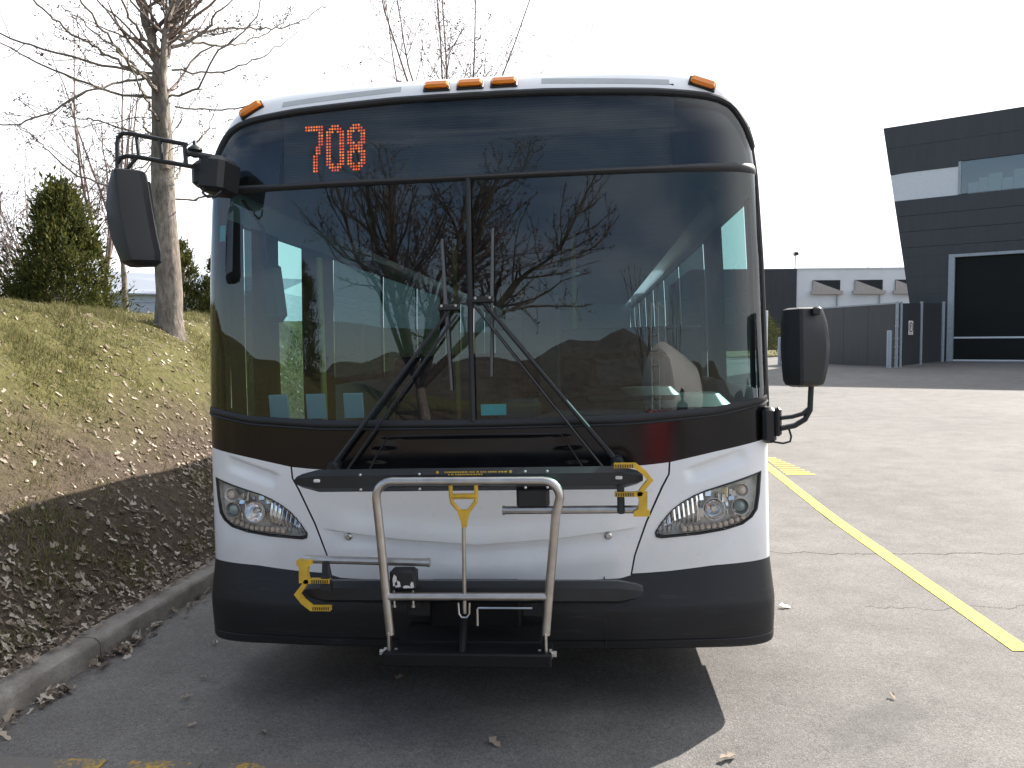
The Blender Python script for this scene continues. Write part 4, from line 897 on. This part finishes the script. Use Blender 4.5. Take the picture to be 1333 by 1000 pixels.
def bare_tree(name, x, y, z, H, seed, label, stems=5, r=.12, spread=.35, mat='twig', fork=.3, group=None, dens=1.4, bud=.03, depth=3, first=.25):
    rng = np.random.default_rng(seed); t = empty(name, (x, y, z), label, 'tree' if H > 5 else 'shrub', group); pl = []; buds = []; main = []
    tk = wander((0, 0, -.2), (0, 0, 1), H * fork + .2, rng, 8, .08)
    for s in range(stems):
        a = 2 * PI * s / stems + rng.uniform(-.4, .4); d = np.array([math.cos(a) * spread * rng.uniform(.4, 1.2), math.sin(a) * spread * rng.uniform(.4, 1.2), 1])
        q = wander(tk[-1] if fork > .05 else tk[2], d, H * (1 - fork) * rng.uniform(.75, 1.05), rng, 12, .22, .35); main.append((q, r * rng.uniform(.45, .7)))
    if fork > .12: V, F = tree_mesh([(tk, np.linspace(r * 1.15, r * .8, len(tk)))], 10); np_obj('trunk', V, F, 'bark', t, None, True)
    mp_ = [(q, np.linspace(rr, rr * .15, len(q))) for q, rr in main]; V, F = tree_mesh(mp_, 6); np_obj('limb', V, F, mat, t, None, True)
    tw = []
    for q, R_ in mp_: sub(tw, buds, q, R_[0], rng, depth - 1, dens, .38, .5, .0065 if mat == 'twig_red' else .004)
    V, F = tree_mesh(tw, 3); c = np_obj('crown', V, F, mat, t, None, True)
    if bud: V, F = bud_mesh(buds, bud, rng); np_obj('bud', V, F, 'bud', c, 'stuff')
    return t
bare_tree('bare_tree', -4.9, 27.5, bank_z(-4.9, 27.5), 19, 5, 'slender bare tree with reddish buds showing above the bus roof', 8, .10, .42, 'twig_red', .22, None, 1.5, .04, 3)
bare_tree('bare_tree', -10.4, 13.6, bank_z(-10.4, 13.6), 6.5, 11, 'thin bare tree with fine pale twigs behind the big cedar', 5, .06, .35, 'twig_red', .15, None, 3.2, .02, 3)
bare_tree('bare_shrub', -12.0, 13.2, bank_z(-12.0, 13.2), 3.9, 12, 'pinkish bare shrub at the left edge beside the big cedar', 14, .05, .8, 'twig_red', .04, None, 4.2, .02, 3)
bare_tree('bare_shrub', -14.4, 17.2, bank_z(-14.4, 17.2), 5.2, 13, 'taller pinkish bare shrub behind the one at the left edge', 14, .05, .75, 'twig_red', .04, None, 3.8, .02, 3)
bare_tree('bare_tree', -13.5, 19.5, bank_z(-13.5, 19.5), 9, 14, 'bare grey tree far behind the left mirror housing', 5, .09, .35, 'twig_red', .2, None, 1.3, .03, 3)
# the trees behind the camera, mirrored in the windshield
bare_tree('bare_tree', -2.95, -12.5, bank_z(-2.95, -12.5), 11.5, 31, 'large spreading bare tree mirrored in the middle of the windshield', 11, .14, .85, 'twig_dark', .14, None, 3.4, .035, 3)
bare_tree('bare_tree', 7.5, -38.0, 0, 12, 33, 'bare tree mirrored beside the tank in the right windshield pane', 7, .16, .35, 'twig', .2, None, .8, .05, 3)
bare_tree('bare_tree', 12.5, -40.0, 0, 11, 34, 'bare tree mirrored near the right edge of the windshield', 7, .15, .35, 'twig', .2, None, .8, .05, 3)

def cedar(x, y, z, H, w, seed, label, n=9000):
    rng = np.random.default_rng(seed); t = empty('cedar', (x, y, z), label, 'tree')
    V, F = tree_mesh([(np.array([[0, 0, -.2], [0, 0, H * .9]]), [.06, .02])]); np_obj('trunk', V, F, 'bark', t, None, True)
    nc = 75; cz = rng.uniform(.02, .97, nc) ** 1.1; ca = rng.uniform(0, 2 * PI, nc)
    prof = np.interp(cz, [0, .15, .45, .75, .92, 1], [.92, 1, .80, .42, .18, .06]) * w / 2
    cr_ = prof * rng.uniform(.5, 1.02, nc); cc = np.stack([np.cos(ca) * cr_, np.sin(ca) * cr_, cz * H], 1); cs = (.10 + .12 * (1 - cz)) * w * rng.uniform(.6, 1.2, nc)
    k = rng.integers(0, nc, n); B = cc[k] + rng.normal(0, 1, (n, 3)) * (cs[k] * .46)[:, None] * np.array([1, 1, 1.5])
    B[rng.uniform(0, 1, n) < .10] *= np.array([1.14, 1.14, 1.05]); B[:, 2] = np.abs(B[:, 2]); d = rng.normal(0, .5, (n, 3)); d[:, :2] += B[:, :2] / (w * .5) * .7; d[:, 2] += .8; d /= np.linalg.norm(d, axis=1)[:, None]
    u = np.cross(d, rng.normal(0, 1, (n, 3))); u /= np.linalg.norm(u, axis=1)[:, None]; s = (rng.uniform(.018, .04, (n, 1)) + .04 * rng.uniform(0, 1, (n, 1)) ** 4) * (H / 2) ** .5
    V = np.stack([B, B + d * s + u * s * .3, B + d * s * 2.0, B + d * s - u * s * .3], 1).reshape(-1, 3); F = np.arange(4 * n).reshape(-1, 4)
    np_obj('crown', V, F, 'cedar', t); return t
cedar(-8.06, 8.74, bank_z(-8.06, 8.74) - .05, 2.08, 1.62, 41, 'broad dark green cedar on the bank left of the mirror', 30000)
cedar(-8.15, 12.8, bank_z(-8.15, 12.8) - .1, 1.75, .85, 42, 'slim cedar just right of the big tree trunk', 9000)
cedar(-7.45, 12.9, bank_z(-7.45, 12.9) - .1, 1.45, .9, 43, 'low cedar between the slim cedar and the bus', 9000)
cedar(9.45, 38.6, gz(9.5, 38.6), 2.2, 2.0, 44, 'small cedar before the dark end of the far white building', 5000)
cedar(-5.3, -8.5, bank_z(-5.3, -8.5) - .1, 2.4, 1.1, 45, 'cedar mirrored at the lower left of the windshield', 4000)
cedar(-5.9, -10.2, bank_z(-5.9, -10.2) - .1, 2.0, 1.0, 46, 'second cedar mirrored at the lower left of the windshield', 4000)

# ------------------------------------------------------------------ grass and leaves
bz_v = np.vectorize(bank_z)
def fnoise(x, y): return np.sin(x * 1.9 + y * 1.1) + np.sin(y * 2.7 - x * .8 + 1) + .7 * np.sin(x * 4.3 + y * 3.9 + 2) + .6 * np.sin(y * 6.1 - x * 5.2)
def grass(n):
    rng = np.random.default_rng(3); x = -2.45 - rng.uniform(0, 1, n) ** .9 * 4.4; y = -1.4 + rng.uniform(0, 1, n) ** 1.25 * 12.5; u = -2.3 - x; q = fnoise(x, y)
    pr = np.interp(u, [0, .5, 1.0, 1.5, 2.0, 2.6, 4], [1.2, 1.0, .35, .30, .85, 1, 1]) * np.clip(.65 + .45 * q, .06, 1.2); keep = rng.uniform(0, 1, n) < pr; x, y, u = x[keep], y[keep], u[keep]; n = len(x)
    z = bz_v(x, y) - .008; h = rng.uniform(.025, .085, n) * (.8 + .35 * np.clip(fnoise(x * 2.3, y * 2.1), -1, 1.4)) * np.interp(u, [0, 1.5, 2.5], [.8, .75, 1.05]); a = rng.uniform(0, 2 * PI, n); le = rng.uniform(.2, 1.1, n) * h; w = rng.uniform(.0018, .0045, n)
    B = np.stack([x, y, z], 1); s = np.stack([-np.sin(a), np.cos(a), 0 * a], 1) * w[:, None]; tip = B + np.stack([np.cos(a) * le, np.sin(a) * le, h], 1)
    V = np.stack([B - s, B + s, tip], 1).reshape(-1, 3); o = np_obj('grass', V, np.arange(3 * n).reshape(-1, 3), 'grass', None, 'stuff'); tag(o, 'short patchy dry and green grass on the bank', 'grass')
grass(330000)
LEAF = np.array([[-.5, 0, .0], [-.28, .27, .06], [.02, .16, .02], [.12, .38, .08], [.5, .02, .03], [.14, -.36, .09], [0, -.14, .01], [-.26, -.26, .07]])
def leaves_mesh(X, Y, Z, size, rng, tilt=.35, slope=None):
    n = len(X); a = rng.uniform(0, 2 * PI, n); L = np.repeat(LEAF[None], n, 0) * size[:, None, None]; L[:, :, 1] *= rng.uniform(.5, 1.1, (n, 1)); L[:, :, 2] += (L[:, :, 1] ** 2) * rng.uniform(-1, 6, (n, 1)) / size[:, None] * .35
    ca, sa = np.cos(a)[:, None], np.sin(a)[:, None]; x = L[:, :, 0] * ca - L[:, :, 1] * sa; y = L[:, :, 0] * sa + L[:, :, 1] * ca; z = L[:, :, 2].copy()
    tx, ty = rng.normal(0, tilt, (n, 1)), rng.normal(0, tilt, (n, 1)); z += x * (tx + (slope[:, None] if slope is not None else 0)) + y * ty
    V = np.stack([x + X[:, None], y + Y[:, None], z + Z[:, None]], 2).reshape(-1, 3); i = np.arange(n)[:, None, None] * 8
    F = (i + np.array([[[0, 1, 2, 7], [7, 2, 6, 6], [2, 3, 4, 6], [6, 4, 5, 5]]])).reshape(-1, 4)
    return V, np.concatenate([(i + np.array([[[0, 1, 2], [0, 2, 6], [0, 6, 7], [2, 3, 4], [2, 4, 6], [6, 4, 5]]])).reshape(-1, 3)])
def litter(n):
    rng = np.random.default_rng(4); x = -2.25 - rng.uniform(0, 1, n) ** 1.5 * 4.4; y = -1.6 + rng.uniform(0, 1, n) ** 1.3 * 12; u = -2.3 - x; q = fnoise(y * .9 + 3, x * 1.3)
    pr = np.interp(u, [0, .25, .7, .95, 1.3, 1.7, 2.2, 4], [.5, .85, .85, .9, .36, .30, .36, .16]) * np.clip(.8 + .3 * q, .1, 1.3); keep = rng.uniform(0, 1, n) < pr; x, y, u = x[keep], y[keep], u[keep]; n = len(x)
    z = np.where(u > .02, bz_v(x, y), bz_v(np.full_like(x, -2.3), y) + .045) + rng.uniform(.004, .022, n); sl = -np.interp(u, [0, .35, 1, 2.5, 3], [.2, .6, .8, .6, .2])
    V, F = leaves_mesh(x, y, z, rng.uniform(.022, .034, n) + .035 * rng.uniform(0, 1, n) ** 2.5, rng, .34, sl); o = np_obj('leaf_litter', V, F, 'leaf', None, 'stuff'); tag(o, 'dry brown fallen leaves littering the grass bank', 'leaves')
litter(30000)
def gutter(n):
    rng = np.random.default_rng(6); y = np.concatenate([rng.normal(.0, .06, n // 4), rng.normal(.62, .16, n // 3), rng.normal(1.6, .25, n // 6), rng.uniform(-.6, 4, n // 4), rng.normal(-.42, .10, n // 4)]); x = -2.14 + np.abs(rng.normal(0, .055, len(y))); z = np.array([gz(a, b) for a, b in zip(x, y)]) + rng.uniform(.006, .03, len(y))
    V, F = leaves_mesh(x, y, z, rng.uniform(.03, .07, len(y)), rng, .4); o = np_obj('gutter_leaves', V, F, 'leaf', None, 'stuff'); tag(o, 'dark dry leaves gathered in the gutter along the kerb', 'leaves')
gutter(150)
def one_leaf(x, y, s, seed, label, group=None, mat='leaf', name='fallen_leaf'):
    rng = np.random.default_rng(seed); V, F = leaves_mesh(np.zeros(1), np.zeros(1), np.full(1, .012), np.array([s]), rng, .15); o = np_obj(name, V, F, mat); o.location = (x, y, gz(x, y)); tag(o, label, 'leaf' if mat == 'leaf' else 'litter', group)
one_leaf(1.673, 1.413, .07, 1, 'small white scrap lying on sunlit asphalt right of the bumper', None, 'sign_white', 'paper_scrap')
one_leaf(1.849, .156, .05, 2, 'single small tan leaf on sunlit asphalt below the white scrap')
one_leaf(1.025, -.425, .085, 3, 'curled tan leaf at the bottom edge beside the bus shadow')
one_leaf(-1.62, .72, .05, 4, 'tiny white scrap on shaded asphalt near the kerb', None, 'sign_white', 'paper_scrap')
for i, (x, y) in enumerate(((-1.45, .25), (-1.42, .02), (-1.12, 1.05), (-1.18, .72), (-.62, .72), (-.45, .28), (-1.25, -.25), (-.9, -.3), (.1, -.35))):
    one_leaf(x, y, .045 + .01 * (i % 3), 10 + i, 'small dark dry leaf on the shaded asphalt before the bus', 'dry leaves on the shaded asphalt')

# ------------------------------------------------------------------ dark building on the right
fa = math.radians(-32); FD = Vector((math.cos(fa), math.sin(fa), 0)); FN = Vector((math.sin(fa), -math.cos(fa), 0)); F0 = Vector((14.817, 29.974, 0))
def fp(u, z, out=0.0): return F0 + FD * u + FN * out + Vector((0, 0, z))
def left_u(z): return lerp(z, [1.0, 10.76], [-1.15, -2.68])
bd = empty('garage_building', fp(0, 1.0), 'dark clad garage building with slanted corner and white window band', 'building')
def fbox(name, u0, u1, z0, z1, o0, o1, mat, par, slant=False):
    m = MB(); a0, a1 = (left_u(z0), left_u(z1)) if slant else (u0, u0)
    V = [fp(a0, z0, o0), fp(u1, z0, o0), fp(u1, z1, o0), fp(a1, z1, o0), fp(a0, z0, o1), fp(u1, z0, o1), fp(u1, z1, o1), fp(a1, z1, o1)]
    m.add(V, [(0, 1, 2, 3), (7, 6, 5, 4), (0, 4, 5, 1), (3, 2, 6, 7), (0, 3, 7, 4), (1, 5, 6, 2)]); o = m.build(name, mat, par, 0, None, True)
    if par: o.matrix_parent_inverse = Matrix.Translation(-Vector(par.location))
    return o
fbox('wall_core', 0, 24, .9, 10.70, -14, -1.2, 'clad', bd, True)
m = MB(); m.add([fp(left_u(z) + e, z, o_) for o_ in (-.065, -14) for (z, e) in ((.9, .005), (.9, .12), (10.72, .12), (10.72, .005))], [(0, 1, 2, 3), (7, 6, 5, 4), (0, 4, 5, 1), (3, 2, 6, 7), (0, 3, 7, 4), (1, 5, 6, 2)]); o = m.build('end_wall', 'clad', bd, 0, None, True); o.matrix_parent_inverse = Matrix.Translation(-Vector(bd.location))
for z0, z1 in ((9.88, 10.75), (9.0 - .0, 9.87), (7.05, 7.69), (6.40, 7.04), (5.75, 6.39), (5.36, 5.74)):
    z0b = z0
    fbox('cladding_panel', 0, 24, z0b, z1 - .004, -.06, 0, 'clad', bd, True)
for z0, z1 in ((1.05, 1.75), (1.75, 2.45), (2.45, 3.15), (3.15, 3.85), (3.85, 4.55), (4.55, 5.36)): fbox('cladding_panel', 0, -.12, z0, z1 - .004, -.06, 0, 'clad', bd, True)
m = MB(); m.add([fp(left_u(7.66), 7.66, -.02), fp(.12, 7.66, -.02), fp(.12, 8.93, -.02), fp(left_u(8.75), 8.76, -.02)], [(0, 1, 2, 3)]); o = m.build('white_band', 'white_panel', bd, 0); o.matrix_parent_inverse = Matrix.Translation(-Vector(bd.location))
fbox('cladding_panel', 0, .12, 8.80, 9.0, -.05, -.004, 'clad', bd, True)
for u in (.12, 3.0, 6.0, 9.0):
    fr = fbox('window_frame', u, u + .10, 7.70, 8.99, -.05, .015, 'galv', bd)
    fbox('window_pane', u + .10, u + 2.9, 7.72, 8.98, -.045, -.035, 'pane', bd)
# stacked boxes seen through the window
for i, (u, w, h) in enumerate(((.45, .35, .45), (.82, .30, .60), (1.14, .42, .72), (1.60, .35, .50), (1.98, .34, .78), (2.35, .4, .55))):
    fbox('stored_carton', u, u + w, 7.70, 7.70 + h, -.5, -.2, 'white_panel', bd)
dr = fbox('garage_door', .0, 24, 1.12, 5.25, -.20, -.12, 'dark_door', bd)
for z in (1.12, 2.02): fbox('door_rail', .05, 24, z, z + .065, -.12, -.10, 'white_panel', bd)
for z in (2.85, 3.65, 4.45): fbox('door_joint', .05, 24, z, z + .012, -.12, -.114, 'dark_door', bd)
fbox('door_frame', -.14, .08, 1.05, 5.36, -.12, .05, 'galv', bd); fbox('door_header', .08, 24, 5.24, 5.355, -.12, .05, 'galv', bd)

# fence of dark panels and galvanised posts
fc = Vector((11.55, 26.75, .90)); fl = Vector((9.55, 32.0, .93)); frr = Vector((14.45, 29.85, 1.06))
fence = empty('fence', fc, 'dark solid panel fence on galvanised posts beside the garage door', 'fence')
def fpanel(a, b, z0, z1, th, name, mat, par):
    d = (b - a); d.z = 0; n = Vector((d.y, -d.x, 0)).normalized() * th / 2; m = MB()
    V = [a - n, b - n, b + n, a + n]; V = [Vector((p.x, p.y, z + p.z)) for z in (z0, z1) for p in V]
    m.add(V, [(3, 2, 1, 0), (4, 5, 6, 7), (0, 1, 5, 4), (1, 2, 6, 5), (2, 3, 7, 6), (3, 0, 4, 7)]); o = m.build(name, mat, par, 0); o.matrix_parent_inverse = Matrix.Translation(-Vector(par.location)); return o
for k in range(4):
    a = fc.lerp(fl, .012 + k * .25); b = fc.lerp(fl, .2595 + k * .25); fpanel(a, b, .06, 2.34, .05, 'fence_panel', 'clad', fence)
    fpanel(a, b, 2.345, 2.40, .07, 'top_rail', 'galv', fence)
g1 = fc.lerp(frr, .5)
for a, b in ((fc.lerp(frr, .05), fc.lerp(frr, .47)), (fc.lerp(frr, .53), fc.lerp(frr, .95))):
    g = fpanel(a, b, .06, 2.36, .05, 'gate_leaf', 'clad', fence)
for p in (fc, fc + Vector((.20, .18, 0)), g1, frr, fl):
    m = MB(); m.tube([p + Vector((0, -.03, -.05)), p + Vector((0, -.03, 2.42))], .055, 10); o = m.build('fence_post', 'galv', fence); o.matrix_parent_inverse = Matrix.Translation(-fc)
m = MB()
for z in (.35, .75, 1.05, 1.5): m.lathe([(.075, 0), (.075, .06)], fc + Vector((0, -.03, z)), (0, 0, 1), 10)
o = m.build('post_hinge', 'galv', fence); o.matrix_parent_inverse = Matrix.Translation(-fc)
# round sign on the gate
sd = (frr - fc).normalized(); sd.z = 0; sn = Vector((sd.y, -sd.x, 0)).normalized(); scn = fc.lerp(frr, .26) + Vector((0, 0, 1.45)) + sn * .04
sb = empty('gate_sign', scn, 'white no-parking sign with a black ring fixed to the dark gate', 'sign')
def sp(u, v, o=0): return scn + sd * u + Vector((0, 0, v)) + sn * o
def sbuild(m, name, mat): o = m.build(name, mat, sb, 0); o.matrix_parent_inverse = Matrix.Translation(-scn); return o
m = MB(); m.prism([(-.2, -.26), (.2, -.26), (.2, .26), (-.2, .26)], .012, lambda u, v, w: sp(u, v, w)); sbuild(m, 'sign_plate', 'sign_white')
m = MB(); n = 28
m.add([sp(r * math.cos(2 * PI * k / n), .02 + r * math.sin(2 * PI * k / n), .016) for r in (.185, .145) for k in range(n)], [(k, (k + 1) % n, n + (k + 1) % n, n + k) for k in range(n)]); sbuild(m, 'sign_ring', 'ink')
m = MB(); m.prism([(-.06, -.08), (-.025, -.08), (-.025, .11), (-.06, .11)], .003, lambda u, v, w: sp(u, v + .01, .015 + w))
m.add([sp(-.025 + r * math.cos(a), .065 + r * math.sin(a), .017) for r in (.055, .022) for a in np.linspace(-PI / 2, PI / 2, 9)], [(k, k + 1, 10 + k, 9 + k) for k in range(8)]); sbuild(m, 'sign_letter', 'ink')
m = MB(); m.prism([(-.06, -.235), (.06, -.235), (.06, -.215), (-.06, -.215)], .003, lambda u, v, w: sp(u, v, .014 + w)); sbuild(m, 'sign_mark', 'ink_red')

def bollard(x, y, h, r, label, name='bollard', mat='galv', cat='bollard'):
    m = MB(); m.lathe([(r, -.1), (r, h - .03), (r * .85, h - .005), (r * .4, h)], (0, 0, 0), (0, 0, 1), 14); o = m.build(name, mat); o.location = (x, y, gz(x, y)); tag(o, label, cat)
bollard(11.20, 26.45, 1.36, .085, 'pale grey bollard in front of the fence corner post'); bollard(8.22, 30.2, 1.15, .07, 'pale bollard just left of the right mirror housing')
bollard(8.45, 34.0, 2.3, .10, 'light post before the dark wall end beside the small cedar', 'post', 'white_panel', 'post')

# far white building
wb = empty('white_building', (20, 59, 1.3), 'long low white building with hooded windows and a dark end wall', 'building')
def wbx(name, x0, x1, y0, y1, z0, z1, mat, par=wb):
    m = MB(); m.box(((x0 + x1) / 2 - 20, (y0 + y1) / 2 - 59, (z0 + z1) / 2 - 1.3), (x1 - x0, y1 - y0, z1 - z0)); return m.build(name, mat, par, 0)
wbx('wall', 15.9, 40, 58.55, 75, 1.0, 7.55, 'white_wall'); wbx('end_wall', 8.0, 15.88, 58.45, 75, 1.0, 7.6, 'clad'); wbx('coping', 15.9, 40.05, 58.49, 58.6, 7.53, 7.63, 'white_panel')
for x in (17.05, 20.1, 23.0, 26.0, 29.0):
    w = wbx('window', x, x + 2.0, 58.50, 58.54, 5.95, 6.72, 'window_dark')
    m = MB(); m.add([(x - 20, -.56, 6.70 - 1.3), (x - 20, -.56, 5.93 - 1.3), (x + 2.0 - 20, -.56, 5.93 - 1.3)], [(0, 1, 2)]); m.build('drawn_shade', 'tan', wb, 0)
    wbx('sill', x - .15, x + 2.15, 58.25, 58.53, 5.66, 5.92, 'tan'); wbx('downpipe', x + 1.75, x + 1.82, 58.45, 58.53, 3.0, 5.6, 'galv')
m = MB(); m.tube([(-4.2, -.3, 6.2), (-4.2, -.3, 7.3)], .04, 6); m.bbox((-4.2, -.5, 7.4), (.3, .5, .25), .03); m.build('roof_lamp', 'black', wb)
for i, (x, h) in enumerate(((27, 9), (31, 10), (34, 9), (22, 8.5))): bare_tree('bare_tree', x, 82 + i * 2, 1.4, h, 60 + i, 'bare treetop rising behind the far white building', 6, .15, .5, 'twig_red', .3, 'trees behind the white building', .5, 0, 2)

# blue-grey shed on the left
sh = empty('metal_shed', (-22, 35, 2.6), 'pale blue-grey metal shed behind the tree trunk and cedar', 'building')
def shb(name, x0, x1, y0, y1, z0, z1, mat): m = MB(); m.box(((x0 + x1) / 2, (y0 + y1) / 2, (z0 + z1) / 2), (x1 - x0, y1 - y0, z1 - z0)); return m.build(name, mat, sh, 0)
shb('wall', -6, 6.5, .3, 8, -.3, 1.9, 'blue_wall')
m = MB(); m.add([(-6.2, 0, 1.85), (6.6, 0, 1.6), (6.6, 5, 2.8), (-6.2, 5, 3.4), (-6.2, 0, 1.93), (6.6, 0, 1.68), (6.6, 5, 2.88), (-6.2, 5, 3.48)], [(3, 2, 1, 0), (4, 5, 6, 7), (0, 1, 5, 4), (1, 2, 6, 5), (2, 3, 7, 6), (3, 0, 4, 7)]); m.build('roof', 'blue_roof', sh, 0)
for k in range(1, 4): m = MB(); z = -.3 + k * .55; m.box((.2, .285, z), (12.4, .03, .03)); m.build('wall_seam', 'blue_roof', sh, 0)
m = MB(); m.tube([(0, 0, -.3), (0, 0, 2.35), (.12, 0, 2.45)], .05, 8); m.bbox((.2, 0, 2.42), (.3, .16, .1), .03); o = m.build('lamp_post', 'white_panel'); o.location = (-13.35, 21.0, bank_z(-13.35, 21)); tag(o, 'thin white lamp post before the metal shed', 'lamp post')

# ------------------------------------------------------------------ yard behind the camera, mirrored in the glass
tk = empty('tank_trailer', (6.6, -18.0, .1), 'white tank trailer with ladder mirrored in the right windshield pane', 'trailer'); tk.rotation_euler = (0, 0, math.radians(38))
m = MB(); m.lathe([(.0, 4.3), (.6, 4.25), (1.0, 4.1), (1.15, 3.85), (1.2, 3.6), (1.2, -3.6), (1.15, -3.85), (1.0, -4.1), (.6, -4.25), (0, -4.3)], (0, 0, 2.0), (0, 1, 0), 40); m.build('tank', 'tank', tk)
m = MB(); m.bbox((0, 0, .72), (1.0, 8.0, .22), .03); m.build('chassis', 'black', tk)
for y in (-3.0, -1.8, 2.6):
    for x in (-.95, .95): m = MB(); m.lathe([(.25, -.13), (.44, -.13), (.48, -.08), (.48, .08), (.44, .13), (.25, .13)], (x, y, .48), (1, 0, 0), 24); m.build('wheel', 'rubber', tk)
m = MB()
for x in (-.22, .22): m.tube([(x, 4.5, .6), (x, 4.5, 3.2), (x, 4.4, 4.0), (x, 3.6, 4.0), (x, 3.5, 3.2)], .03, 6)
for z in np.arange(.8, 3.3, .35): m.tube([(-.22, 4.5, z), (.22, 4.5, z)], .022, 6)
m.build('ladder', 'tank', tk)
for i in range(5):
    m = MB(); m.lathe([(.11, -.1), (.11, 1.15), (.08, 1.2), (0, 1.21)], (0, 0, 0), (0, 0, 1), 14); o = m.build('bollard', 'red'); x, y = 2.30 + i * .27, -8.2 - i * .38; o.location = (x, y, gz(x, y)); tag(o, 'red bollard mirrored in the black cowl and right windshield pane', 'bollard', 'red bollards behind the viewer')
def person(x, y, label):
    p = empty('person', (x, y, gz(x, y)), label, 'person')
    J = [((0, 0, .95), .15), ((0, 0, 1.15), .14), ((0, 0, 1.35), .165), ((0, 0, 1.47), .06), ((0, .01, 1.54), .055), ((0, .015, 1.63), .095), ((0, .01, 1.72), .075)]
    E_ = [(0, 1), (1, 2), (2, 3), (3, 4), (4, 5), (5, 6)]
    for s in (-1, 1):
        b = len(J); J += [((s * .10, 0, .88), .095), ((s * .11, .02, .50), .062), ((s * .115, -.02, .10), .042), ((s * .125, .12, .035), .035)]; E_ += [(0, b), (b, b + 1), (b + 1, b + 2), (b + 2, b + 3)]
        b = len(J); J += [((s * .19, 0, 1.40), .062), ((s * .25, -.02, 1.12), .046), ((s * .22, .10, .90), .034), ((s * .215, .13, .81), .03)]; E_ += [(2, b), (b, b + 1), (b + 1, b + 2), (b + 2, b + 3)]
    me = bpy.data.meshes.new('body'); me.from_pydata([j[0] for j in J], E_, []); o = bpy.data.objects.new('body', me); COL.objects.link(o); o.parent = p
    md = o.modifiers.new('skin', 'SKIN')
    for i, sv in enumerate(me.skin_vertices[0].data): sv.radius = (J[i][1], J[i][1] * .85); sv.use_root = (i == 0)
    o.modifiers.new('sub', 'SUBSURF').levels = 2; me.materials.append(M['cloth'])
    m = MB(); m.lathe([(0, .13), (.05, .12), (.09, .07), (.1, .0), (.085, -.05)], (0, -.005, 1.68), (0, 0, 1), 14); m.build('cap', 'hair', p)
    return p
try: person(3.75, -9.0, 'person in dark clothes mirrored in the right windshield pane')
except Exception as e: print('person failed', e)
